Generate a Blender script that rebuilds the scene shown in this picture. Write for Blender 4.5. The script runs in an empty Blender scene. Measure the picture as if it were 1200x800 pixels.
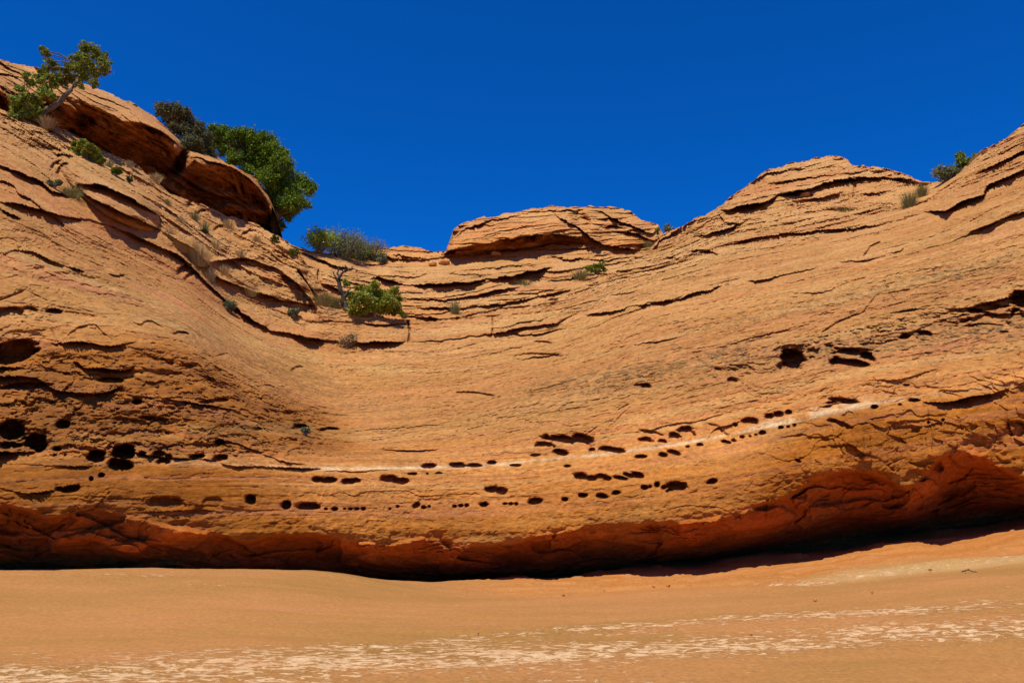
import bpy, math, random
import numpy as np

# ------------------------------------------------------------------ camera, sky, sun
sc = bpy.context.scene
COL = sc.collection
PITCH = math.radians(10.0)
FPX, W0, H0 = 900.0, 1200.0, 800.0
EYE = np.array([0.0, 0.0, 1.6])
cam_d = bpy.data.cameras.new("camera")
cam = bpy.data.objects.new("camera", cam_d)
COL.objects.link(cam)
cam.location = EYE
cam.rotation_euler = (math.radians(90) + PITCH, 0, 0)
cam_d.sensor_width = 36.0
cam_d.lens = 36.0 * FPX / W0
cam_d.clip_start = 0.1
cam_d.clip_end = 2000.0
sc.camera = cam

TO_SUN = np.array([-0.20, -0.32, 0.925]); TO_SUN /= np.linalg.norm(TO_SUN)
sun_el = math.asin(TO_SUN[2])
sun_az = math.atan2(TO_SUN[0], TO_SUN[1])          # from +Y clockwise
world = bpy.data.worlds.new("World"); sc.world = world
world.use_nodes = True
nt = world.node_tree; nt.nodes.clear()
w_out = nt.nodes.new("ShaderNodeOutputWorld")
w_bg = nt.nodes.new("ShaderNodeBackground"); w_bg.inputs[1].default_value = 0.13
sky = nt.nodes.new("ShaderNodeTexSky"); sky.sky_type = 'NISHITA'; sky.sun_disc = False
sky.sun_elevation = sun_el; sky.sun_rotation = sun_az
sky.altitude = 1800; sky.air_density = 1.0; sky.dust_density = 0.15; sky.ozone_density = 3.0
tintn = nt.nodes.new("ShaderNodeMix"); tintn.data_type = 'RGBA'; tintn.blend_type = 'MULTIPLY'
tintn.inputs[0].default_value = 1.0
tintn.inputs[7].default_value = (0.012, 0.43, 1.08, 1)
nt.links.new(sky.outputs[0], tintn.inputs[6])
nt.links.new(tintn.outputs[2], w_bg.inputs[0]); nt.links.new(w_bg.outputs[0], w_out.inputs[0])

sun_d = bpy.data.lights.new("sun", 'SUN'); sun_d.energy = 4.9; sun_d.angle = math.radians(0.5)
sun_d.color = (1.0, 0.955, 0.87)
sun = bpy.data.objects.new("sun", sun_d); COL.objects.link(sun)
from mathutils import Vector
sun.rotation_euler = Vector(TO_SUN).to_track_quat('Z', 'Y').to_euler()
sun.location = (0, 0, 60)
sc.view_settings.view_transform = 'Standard'
sc.view_settings.look = 'None'
sc.view_settings.exposure = 0.0
sc.view_settings.gamma = 1.0
sc.render.engine = 'CYCLES'
sc.cycles.max_bounces = 6; sc.cycles.diffuse_bounces = 4
sc.cycles.transparent_max_bounces = 6

# ------------------------------------------------------------------ numeric helpers
CP, SP = math.cos(PITCH), math.sin(PITCH)

def ray(px, py):
    """direction with unit forward (world y) component for a viewing direction"""
    xc = (np.asarray(px, float) - 600) / FPX; yc = (400 - np.asarray(py, float)) / FPX
    f = CP - yc * SP
    return np.stack([xc / f, np.ones_like(xc * yc), (SP + yc * CP) / f], -1)

def P(px, py, D):
    return EYE + ray(px, py) * np.asarray(D, float)[..., None]

def pchip_slopes(x, y):
    h = np.diff(x, axis=0); d = np.diff(y, axis=0) / np.where(h == 0, 1e-6, h)
    m = np.zeros_like(y)
    m[0] = d[0]; m[-1] = d[-1]
    if len(x) > 2:
        w1 = 2 * h[1:] + h[:-1]; w2 = h[1:] + 2 * h[:-1]
        same = d[:-1] * d[1:] > 0
        with np.errstate(divide='ignore', invalid='ignore'):
            hm = (w1 + w2) / (w1 / d[:-1] + w2 / d[1:])
        m[1:-1] = np.where(same, hm, 0)
    return m

def pchip(x, y, q):
    """x,y: (K,) or (K,N); q: (N,) or (R,N)"""
    x = np.asarray(x, float); y = np.asarray(y, float)
    m = pchip_slopes(x, y)
    out = np.zeros(np.broadcast(q, x[0]).shape)
    K = len(x)
    for i in range(K - 1):
        h = np.where(x[i + 1] - x[i] == 0, 1e-6, x[i + 1] - x[i])
        t = np.clip((q - x[i]) / h, 0, 1)
        v = ((1 + 2 * t) * (1 - t) ** 2 * y[i] + t * (1 - t) ** 2 * h * m[i]
             + t * t * (3 - 2 * t) * y[i + 1] + t * t * (t - 1) * h * m[i + 1])
        sel = (q >= x[i]) if i else np.ones(np.broadcast(q, x[0]).shape, bool)
        out = np.where(sel, v, out)
    out = np.where(q < x[0], y[0] + (q - x[0]) * m[0] * 0.7, out)
    out = np.where(q > x[-1], y[-1] + (q - x[-1]) * m[-1] * 0.7, out)
    return out

def curve(pts, q, flat=True):
    p = np.array(sorted(pts), float)
    v = pchip(p[:, 0], p[:, 1], np.clip(q, p[0, 0], p[-1, 0]) if flat else q)
    return v

def sstep(a, b, x):
    t = np.clip((x - a) / (b - a), 0, 1); return t * t * (3 - 2 * t)

def _hash(ix, iy, iz, seed):
    h = (ix.astype(np.uint32) * np.uint32(374761393) + iy.astype(np.uint32) * np.uint32(668265263)
         + iz.astype(np.uint32) * np.uint32(2147483647 & 0x5bd1e995) + np.uint32((seed * 1013904223) & 0xffffffff))
    h = (h ^ (h >> np.uint32(13))) * np.uint32(1274126177)
    h = (h ^ (h >> np.uint32(15))) * np.uint32(2246822519)
    h = h ^ (h >> np.uint32(16))
    return h.astype(np.float32) * np.float32(2.0 / 4294967295.0) - np.float32(1)

def vnoise(x, y, z, seed=0):
    fx, fy, fz = np.floor(x), np.floor(y), np.floor(z)
    ix, iy, iz = fx.astype(np.int64), fy.astype(np.int64), fz.astype(np.int64)
    tx, ty, tz = (x - fx).astype(np.float32), (y - fy).astype(np.float32), (z - fz).astype(np.float32)
    tx = tx ** 3 * (tx * (tx * 6 - 15) + 10); ty = ty ** 3 * (ty * (ty * 6 - 15) + 10); tz = tz ** 3 * (tz * (tz * 6 - 15) + 10)
    def c(a, b, d): return _hash(ix + a, iy + b, iz + d, seed)
    v = 0
    for a in (0, 1):
        for b in (0, 1):
            for d in (0, 1):
                v = v + c(a, b, d) * (tx if a else 1 - tx) * (ty if b else 1 - ty) * (tz if d else 1 - tz)
    return v

def fbm(x, y, z, octv=4, seed=0, gain=0.5):
    s = 0; a = 1.0; n = 0
    for i in range(octv):
        s = s + a * vnoise(x + i * 17.3, y + i * 9.1, z + i * 5.7, seed + i); n += a
        a *= gain; x = x * 2.03; y = y * 2.03; z = z * 2.03
    return s / n * 1.6

def rnd1(c, seed=0):
    c = np.floor(c).astype(np.int64)
    return _hash(c, c * 0 + 3, c * 0 + 7, seed) * 0.5 + 0.5

# ------------------------------------------------------------------ scene helpers
def tag(o, label=None, cat=None, group=None, kind=None):
    if label: o["label"] = label
    if cat: o["category"] = cat
    if group: o["group"] = group
    if kind: o["kind"] = kind
    return o

def link(name, me, mat=None, parent=None):
    o = bpy.data.objects.new(name, me); COL.objects.link(o)
    if mat is not None: me.materials.append(mat)
    if parent is not None: o.parent = parent
    return o

def fast_mesh(name, verts, quads, attrs=None, smooth=False, n=4):
    me = bpy.data.meshes.new(name)
    verts = np.ascontiguousarray(verts, np.float32); quads = np.ascontiguousarray(quads, np.int32)
    me.vertices.add(len(verts)); me.vertices.foreach_set("co", verts.ravel())
    me.loops.add(quads.size); me.loops.foreach_set("vertex_index", quads.ravel())
    me.polygons.add(len(quads))
    me.polygons.foreach_set("loop_start", np.arange(len(quads), dtype=np.int32) * n)
    me.polygons.foreach_set("use_smooth", np.full(len(quads), smooth, bool))
    for k, (dom, v) in (attrs or {}).items():
        a = me.attributes.new(k, 'FLOAT', dom); a.data.foreach_set("value", np.ascontiguousarray(v, np.float32).ravel())
    me.update(calc_edges=True)
    return me

def grid_quads(R, C, flip=False):
    i = np.arange(R - 1)[:, None] * C + np.arange(C - 1)[None, :]
    q = np.stack([i, i + 1, i + C + 1, i + C], -1).reshape(-1, 4)
    return q[:, ::-1] if flip else q

# ------------------------------------------------------------------ materials
def nodes_of(name):
    m = bpy.data.materials.new(name); m.use_nodes = True
    n = m.node_tree; b = n.nodes["Principled BSDF"]
    b.inputs["Specular IOR Level"].default_value = 0.15
    return m, n, b

def mixc(n, fac, a, b, blend='MIX'):
    x = n.nodes.new("ShaderNodeMix"); x.data_type = 'RGBA'; x.blend_type = blend
    for s, v in ((0, fac), (6, a), (7, b)):
        if isinstance(v, bpy.types.NodeSocket): n.links.new(v, x.inputs[s])
        elif s == 0: x.inputs[0].default_value = v
        else: x.inputs[s].default_value = (*v, 1)
    return x.outputs[2]

def math_(n, op, a, b=None, clamp=False):
    x = n.nodes.new("ShaderNodeMath"); x.operation = op; x.use_clamp = clamp
    for s, v in ((0, a), (1, b)):
        if v is None: continue
        if isinstance(v, bpy.types.NodeSocket): n.links.new(v, x.inputs[s])
        else: x.inputs[s].default_value = v
    return x.outputs[0]

def attr(n, name):
    x = n.nodes.new("ShaderNodeAttribute"); x.attribute_name = name; return x.outputs["Fac"]

def noise(n, vec, scale, detail=6, rough=0.6, dist=0.0):
    x = n.nodes.new("ShaderNodeTexNoise"); x.inputs["Scale"].default_value = scale
    x.inputs["Detail"].default_value = detail; x.inputs["Roughness"].default_value = rough
    x.inputs["Distortion"].default_value = dist
    n.links.new(vec, x.inputs["Vector"]); return x.outputs["Fac"]

def ramp(n, fac, stops):
    x = n.nodes.new("ShaderNodeMapRange")
    x.inputs[1].default_value, x.inputs[2].default_value = stops[0], stops[1]
    x.interpolation_type = 'SMOOTHSTEP'; n.links.new(fac, x.inputs[0]); return x.outputs[0]

def mapping(n, vec, s):
    x = n.nodes.new("ShaderNodeMapping"); x.inputs["Scale"].default_value = s
    n.links.new(vec, x.inputs["Vector"]); return x.outputs[0]

def rock_material():
    m, n, b = nodes_of("red_sandstone")
    b.inputs["Roughness"].default_value = 0.92
    geo = n.nodes.new("ShaderNodeNewGeometry"); pos = geo.outputs["Position"]
    sep = n.nodes.new("ShaderNodeSeparateXYZ"); n.links.new(pos, sep.inputs[0])
    bed = attr(n, "bed")
    cb = n.nodes.new("ShaderNodeCombineXYZ")
    n.links.new(sep.outputs[0], cb.inputs[0]); n.links.new(sep.outputs[1], cb.inputs[1]); n.links.new(bed, cb.inputs[2])
    bv = cb.outputs[0]
    strat = noise(n, mapping(n, bv, (0.25, 0.25, 3.2)), 1.0, 8, 0.62)
    fine = noise(n, mapping(n, bv, (0.9, 0.9, 14)), 1.0, 7, 0.65)
    blot = noise(n, pos, 0.55, 7, 0.6)
    grain = noise(n, pos, 9, 8, 0.72)
    slope = mixc(n, ramp(n, strat, (0.32, 0.68)), (0.505, 0.230, 0.060), (0.605, 0.298, 0.090))
    high = mixc(n, ramp(n, strat, (0.32, 0.68)), (0.54, 0.262, 0.078), (0.65, 0.35, 0.122))
    slope = mixc(n, ramp(n, bed, (6.0, 9.5)), slope, high)
    big = noise(n, mapping(n, bv, (0.11, 0.11, 0.35)), 1.0, 5, 0.65)
    slope = mixc(n, math_(n, 'MULTIPLY', ramp(n, big, (0.46, 0.62)), 0.55), slope, (0.49, 0.19, 0.050))
    wall = mixc(n, ramp(n, strat, (0.3, 0.7)), (0.66, 0.245, 0.046), (0.76, 0.31, 0.075))
    c = mixc(n, attr(n, "orange"), slope, wall)
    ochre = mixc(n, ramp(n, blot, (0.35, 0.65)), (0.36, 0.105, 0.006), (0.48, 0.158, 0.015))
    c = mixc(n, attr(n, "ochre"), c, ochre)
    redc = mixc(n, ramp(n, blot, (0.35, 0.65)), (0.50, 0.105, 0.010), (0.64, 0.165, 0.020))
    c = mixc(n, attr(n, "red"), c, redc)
    salm = mixc(n, ramp(n, strat, (0.56, 0.66)), c, (0.56, 0.20, 0.078))
    c = mixc(n, math_(n, 'MULTIPLY', math_(n, 'SUBTRACT', 1.0, attr(n, "orange"), True), 0.6), c, salm)
    band = noise(n, mapping(n, bv, (0.05, 0.05, 4.5)), 1.0, 5, 0.6, 0.15)
    c = mixc(n, math_(n, 'MULTIPLY', ramp(n, band, (0.50, 0.60)), 0.5), c, (0.52, 0.185, 0.065))
    c = mixc(n, math_(n, 'MULTIPLY', ramp(n, band, (0.46, 0.38)), math_(n, 'SUBTRACT', 0.4, math_(n, 'MULTIPLY', attr(n, 'ochre'), 0.36))), c, (0.60, 0.34, 0.12))
    # lichen and desert varnish
    speck = noise(n, pos, 5.0, 9, 0.8)
    lf = math_(n, 'MULTIPLY', ramp(n, speck, (0.44, 0.60)), attr(n, "lichen"), True)
    c = mixc(n, lf, c, (0.15, 0.088, 0.032))
    lt = noise(n, mapping(n, bv, (1.6, 1.6, 5)), 2.6, 9, 0.8)
    c = mixc(n, math_(n, 'MULTIPLY', ramp(n, lt, (0.60, 0.74)), 0.35), c, (0.74, 0.48, 0.25))
    dk = noise(n, mapping(n, bv, (0.7, 0.7, 4)), 1.7, 9, 0.78)
    c = mixc(n, math_(n, 'MULTIPLY', ramp(n, dk, (0.57, 0.70)), math_(n, 'SUBTRACT', 0.55, math_(n, 'MULTIPLY', attr(n, "orange"), 0.3))), c, (0.26, 0.125, 0.026))
    st = noise(n, mapping(n, bv, (0.35, 0.35, 1.4)), 1.0, 9, 0.72, 0.3)
    c = mixc(n, math_(n, 'MULTIPLY', ramp(n, st, (0.50, 0.64)), 0.42), c, (0.36, 0.165, 0.036))
    # pale seam
    wf = math_(n, 'MULTIPLY', ramp(n, noise(n, pos, 3.0, 8, 0.75), (0.36, 0.56)), attr(n, "pale"), True)
    c = mixc(n, wf, c, (0.80, 0.55, 0.28))
    yf = math_(n, 'MULTIPLY', ramp(n, noise(n, mapping(n, bv, (.6, .6, 4)), 1.5, 8, 0.7), (0.42, 0.62)), attr(n, "yellow"), True)
    c = mixc(n, yf, c, (0.54, 0.34, 0.11))
    vf = math_(n, 'MULTIPLY', ramp(n, noise(n, mapping(n, pos, (1, 1, 1.6)), 1.1, 9, 0.72), (0.36, 0.60)), attr(n, "varnish_shade"), True)
    c = mixc(n, vf, c, (0.105, 0.040, 0.010))  # dark varnish stain; the same mix also paints shade on overhung faces
    g = math_(n, 'ADD', math_(n, 'MULTIPLY', ramp(n, grain, (0.25, 0.75)), 0.62), 0.69)
    g2 = math_(n, 'ADD', math_(n, 'MULTIPLY', ramp(n, fine, (0.3, 0.7)), 0.26), 0.87)
    gg = n.nodes.new("ShaderNodeCombineColor"); gm = math_(n, 'MULTIPLY', g, g2)
    for i in range(3): n.links.new(gm, gg.inputs[i])
    c = mixc(n, 1.0, c, gg.outputs[0], 'MULTIPLY')
    n.links.new(c, b.inputs["Base Color"])
    h = math_(n, 'ADD', math_(n, 'MULTIPLY', noise(n, mapping(n, bv, (1.2, 1.2, 11)), 1.4, 10, 0.72), 1.0),
              math_(n, 'MULTIPLY', noise(n, pos, 11, 8, 0.75), 0.45))
    bp = n.nodes.new("ShaderNodeBump"); bp.inputs["Strength"].default_value = 1.0; bp.inputs["Distance"].default_value = 0.085
    n.links.new(h, bp.inputs["Height"]); n.links.new(bp.outputs[0], b.inputs["Normal"])
    return m

def ground_material():
    m, n, b = nodes_of("slickrock_floor")
    b.inputs["Roughness"].default_value = 0.93
    geo = n.nodes.new("ShaderNodeNewGeometry"); pos = geo.outputs["Position"]
    blot = noise(n, mapping(n, pos, (0.25, 0.9, 1)), 0.8, 7, 0.6, 0.5)
    line = noise(n, mapping(n, pos, (0.18, 2.2, 1)), 1.6, 9, 0.68, 0.3)
    c = mixc(n, ramp(n, blot, (0.3, 0.7)), (0.345, 0.165, 0.040), (0.455, 0.195, 0.060))
    c = mixc(n, math_(n, 'MULTIPLY', ramp(n, line, (0.45, 0.65)), 0.65), c, (0.42, 0.19, 0.048))
    redc = mixc(n, ramp(n, line, (0.35, 0.6)), (0.41, 0.145, 0.026), (0.50, 0.20, 0.050))
    c = mixc(n, attr(n, "red"), c, redc)
    c = mixc(n, attr(n, "yellow"), c, (0.52, 0.31, 0.11))
    fl = noise(n, mapping(n, pos, (0.8, 1.7, 1)), 9.0, 6, 0.70, 0.6)
    fl2 = noise(n, mapping(n, pos, (0.45, 1.1, 1)), 1.3, 5, 0.6)
    # white mineral crust: noise has to beat a threshold lowered where the crust bands run
    t = math_(n, 'ADD', math_(n, 'MULTIPLY', attr(n, "pale"), 0.20), math_(n, 'MULTIPLY', fl2, 0.36))
    s = math_(n, 'ADD', fl, t)
    c = mixc(n, math_(n, 'MULTIPLY', ramp(n, s, (0.835, 0.93)), math_(n, 'ADD', attr(n, "pale"), 0.25, True), True), c, (0.64, 0.41, 0.205))
    stain = noise(n, mapping(n, pos, (0.5, 1.6, 1)), 0.9, 8, 0.7, 0.4)
    c = mixc(n, math_(n, 'MULTIPLY', ramp(n, stain, (0.52, 0.66)), 0.35), c, (0.50, 0.20, 0.07))
    grain = noise(n, pos, 24, 6, 0.7)
    g = math_(n, 'ADD', math_(n, 'MULTIPLY', ramp(n, grain, (0.25, 0.75)), 0.34), 0.82)
    gg = n.nodes.new("ShaderNodeCombineColor")
    for i in range(3): n.links.new(g, gg.inputs[i])
    c = mixc(n, 1.0, c, gg.outputs[0], 'MULTIPLY')
    n.links.new(c, b.inputs["Base Color"])
    h = math_(n, 'ADD', math_(n, 'MULTIPLY', ramp(n, s, (0.78, 0.86)), math_(n, 'MULTIPLY', attr(n, "pale"), 0.5)),
              math_(n, 'ADD', math_(n, 'MULTIPLY', line, 0.7), math_(n, 'MULTIPLY', noise(n, pos, 18, 8, 0.75), 0.5)))
    bp = n.nodes.new("ShaderNodeBump"); bp.inputs["Strength"].default_value = 0.55; bp.inputs["Distance"].default_value = 0.035
    n.links.new(h, bp.inputs["Height"]); n.links.new(bp.outputs[0], b.inputs["Normal"])
    return m

def leaf_material(name, c0, c1, c2, trans=0.25):
    m, n, b = nodes_of(name)
    t = attr(n, "tint")
    r = n.nodes.new("ShaderNodeValToRGB")
    r.color_ramp.elements[0].color = (*c0, 1); r.color_ramp.elements[1].color = (*c2, 1)
    e = r.color_ramp.elements.new(0.5); e.color = (*c1, 1)
    n.links.new(t, r.inputs[0]); n.links.new(r.outputs[0], b.inputs["Base Color"])
    b.inputs["Roughness"].default_value = 0.7
    tr = n.nodes.new("ShaderNodeBsdfTranslucent"); n.links.new(r.outputs[0], tr.inputs[0])
    mx = n.nodes.new("ShaderNodeMixShader"); mx.inputs[0].default_value = trans
    n.links.new(b.outputs[0], mx.inputs[1]); n.links.new(tr.outputs[0], mx.inputs[2])
    n.links.new(mx.outputs[0], n.nodes["Material Output"].inputs[0])
    return m

def bark_material(name, c0, c1):
    m, n, b = nodes_of(name)
    tc = n.nodes.new("ShaderNodeNewGeometry")
    f = noise(n, mapping(n, tc.outputs["Position"], (14, 14, 3)), 2.0, 7, 0.7)
    n.links.new(mixc(n, ramp(n, f, (0.35, 0.65)), c0, c1), b.inputs["Base Color"])
    b.inputs["Roughness"].default_value = 0.9
    bp = n.nodes.new("ShaderNodeBump"); bp.inputs["Distance"].default_value = 0.03
    n.links.new(f, bp.inputs["Height"]); n.links.new(bp.outputs[0], b.inputs["Normal"])
    return m

M_ROCK = rock_material(); M_GROUND = ground_material()
M_JUN = leaf_material("juniper_scale_leaves", (0.05, 0.07, 0.010), (0.20, 0.235, 0.025), (0.42, 0.44, 0.045))
M_PIN = leaf_material("pinyon_needles", (0.025, 0.050, 0.007), (0.13, 0.21, 0.014), (0.34, 0.44, 0.022))
M_GREY = leaf_material("grey_green_leaves", (0.07, 0.078, 0.030), (0.13, 0.13, 0.05), (0.22, 0.21, 0.08))
M_LIME = leaf_material("fresh_green_leaves", (0.14, 0.19, 0.03), (0.28, 0.35, 0.05), (0.48, 0.60, 0.06), 0.35)
M_SAGE = leaf_material("sage_leaves", (0.15, 0.17, 0.08), (0.22, 0.24, 0.11), (0.32, 0.33, 0.16))
M_STRAW = leaf_material("dry_straw_blades", (0.30, 0.19, 0.06), (0.52, 0.36, 0.15), (0.74, 0.56, 0.28))
M_DGRASS = leaf_material("green_straw_blades", (0.16, 0.15, 0.05), (0.26, 0.24, 0.08), (0.42, 0.35, 0.15))
M_BARK = bark_material("juniper_bark", (0.10, 0.07, 0.045), (0.26, 0.20, 0.14))
M_TWIG = bark_material("grey_twigs", (0.16, 0.13, 0.10), (0.36, 0.31, 0.25))
M_DEAD = bark_material("dark_dead_wood", (0.035, 0.025, 0.02), (0.12, 0.09, 0.07))

# ------------------------------------------------------------------ bedding, shared by every rock body
BEDS = [  # (height value, curve) from the wall foot up to the rim
    (0.0, [(-600, 668), (0, 668), (300, 668), (500, 682), (700, 668), (900, 650), (1200, 612), (1800, 560)]),
    (1.5, [(-600, 560), (0, 548), (150, 542), (300, 545), (380, 549), (550, 546), (640, 539), (800, 519), (900, 499), (1000, 477), (1200, 447), (1800, 350)]),
    (4.0, [(-600, 350), (0, 388), (200, 405), (300, 455), (400, 490), (520, 480), (650, 455), (750, 435), (900, 400), (1000, 380), (1200, 335), (1800, 150)]),
    (7.5, [(-600, 0), (0, 180), (90, 240), (200, 305), (300, 372), (400, 397), (480, 399), (560, 393), (650, 378), (760, 340), (900, 312), (1000, 290), (1100, 262), (1200, 225), (1800, 0)]),
    (12.0, [(-600, -300), (0, 100), (150, 180), (300, 262), (370, 298), (500, 310), (600, 300), (760, 290), (850, 255), (1000, 225), (1200, 150), (1800, -200)]),
    (17.0, [(-600, -600), (0, -10), (200, 70), (400, 200), (600, 215), (1000, 150), (1200, 0), (1800, -400)]),
]
def bed_value(PX, PY):
    cs = np.stack([curve(c, PX[0]) for _, c in BEDS][::-1])      # top to bottom, increasing py
    hs = np.array([h for h, _ in BEDS][::-1])[:, None] * np.ones((1, PX.shape[1]))
    return pchip(cs, hs, PY)

def ledge(PX, PY, wob, wob2, pts, A, R, hup, hdn, taper=None, jag=1.5):
    """overhanging bed edge along a polyline: proud by A above it, recessed by R below"""
    p = np.array(sorted(pts), float)
    x0, x1 = p[0, 0], p[-1, 0]
    cols = np.where((PX[0] > x0 - 2) & (PX[0] < x1 + 2))[0]
    if not len(cols): return None
    a, b = cols[0], cols[-1] + 1
    X = PX[:, a:b]; c = .7 * pchip(p[:, 0], p[:, 1], np.clip(X[0], x0, x1)) + .3 * np.interp(X[0], p[:, 0], p[:, 1])
    d = PY[:, a:b] - c - wob[:, a:b] * jag
    taper = taper or min(26.0, (x1 - x0) * .33)
    tp = np.clip((X - x0 + 1) / taper, 0, 1) * np.clip((x1 + 1 - X) / taper, 0, 1)
    tp = tp ** .8
    v = np.where(d < 0, A * np.exp(-np.abs(d) / hup), -R * np.exp(-np.abs(d) / hdn))
    v = v * tp * np.clip(0.95 + 1.1 * wob2[:, a:b], 0.3, 1.7)
    return slice(a, b), v

def slabs(X, Y, bed, freq, A, seed, keep=0.35):
    """stacked beds, each one overhanging the next along a ragged edge"""
    u = (bed + 0.22 * fbm(X / 3, Y / 6, bed * .4, 3, seed) + .05 * vnoise(X * 2.2, Y, bed * 2, seed + 1)) * freq
    cell = np.floor(u); fr = u - cell
    lat = sstep(-.45, .35, vnoise(X * .55 + cell * 5.3, Y * .25, cell * 2.9, seed + 2))
    return A * (keep + (1 - keep) * rnd1(cell, seed + 3)) * lat * (1 - fr) ** .8

def facets(X, Z, seed, n, x0, x1, z0, z1, off, tilt, wx, wz):
    """flat conchoidal spalls: every cell of an irregular net is its own tilted plane"""
    g = np.random.default_rng(seed); cx = g.uniform(x0, x1, n); cz = g.uniform(z0, z1, n)
    best = np.full(X.shape, 1e9); v = np.zeros_like(X)
    for i in range(n):
        dx, dz = X + wx - cx[i], Z + wz - cz[i]; dd = dx * dx * .45 + dz * dz
        pl = g.uniform(-off, off) + g.uniform(-tilt, tilt) * dx + g.uniform(-tilt, tilt) * dz * 1.4
        m_ = dd < best; best = np.where(m_, dd, best); v = np.where(m_, pl, v)
    return np.clip(v, -.35, .35)

def crack(PX, PY, wob, pts, depth, w=0.9):
    p = np.array(pts, float); best = np.full(PX.shape, 1e9)
    for (xa, ya), (xb, yb) in zip(p[:-1], p[1:]):
        dx, dy = xb - xa, yb - ya; L = dx * dx + dy * dy
        t = np.clip(((PX - xa) * dx + (PY - ya) * dy) / L, 0, 1)
        best = np.minimum(best, np.hypot(PX - xa - t * dx, PY - ya - t * dy))
    return -depth * np.exp(-(np.clip(best + wob * 0.6, 0, None) / w) ** 2)

def hole(PX, PY, wob, cx, cy, rx, ry, depth, tilt=0.0, sharp=0.25):
    c, s = math.cos(math.radians(tilt)), math.sin(math.radians(tilt))
    m = rx + ry + 6
    cols = np.where(np.abs(PX[0] - cx) < m)[0]
    if not len(cols): return None
    a, b = cols[0], cols[-1] + 1
    X = PX[:, a:b] - cx; Y = PY[:, a:b] - cy
    u = (X * c - Y * s) / rx; w = (X * s + Y * c) / ry
    r = np.sqrt(u * u + w * w) + wob[:, a:b] * 0.27
    depth = depth * (.62 if ry < 9 else 1.0)
    floor_ = np.clip(0.92 - 0.50 * w, 0.38, 1.25) if 2.2 < ry < 10 else 1.0      # deep under the roof, sloping up to the sill
    v = -depth * (1 - sstep(1 - sharp, 1.06, r)) * floor_ - depth * 0.10 * (1 - sstep(0.9, 1.5, r)) * (w > -1)
    return slice(a, b), v

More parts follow.
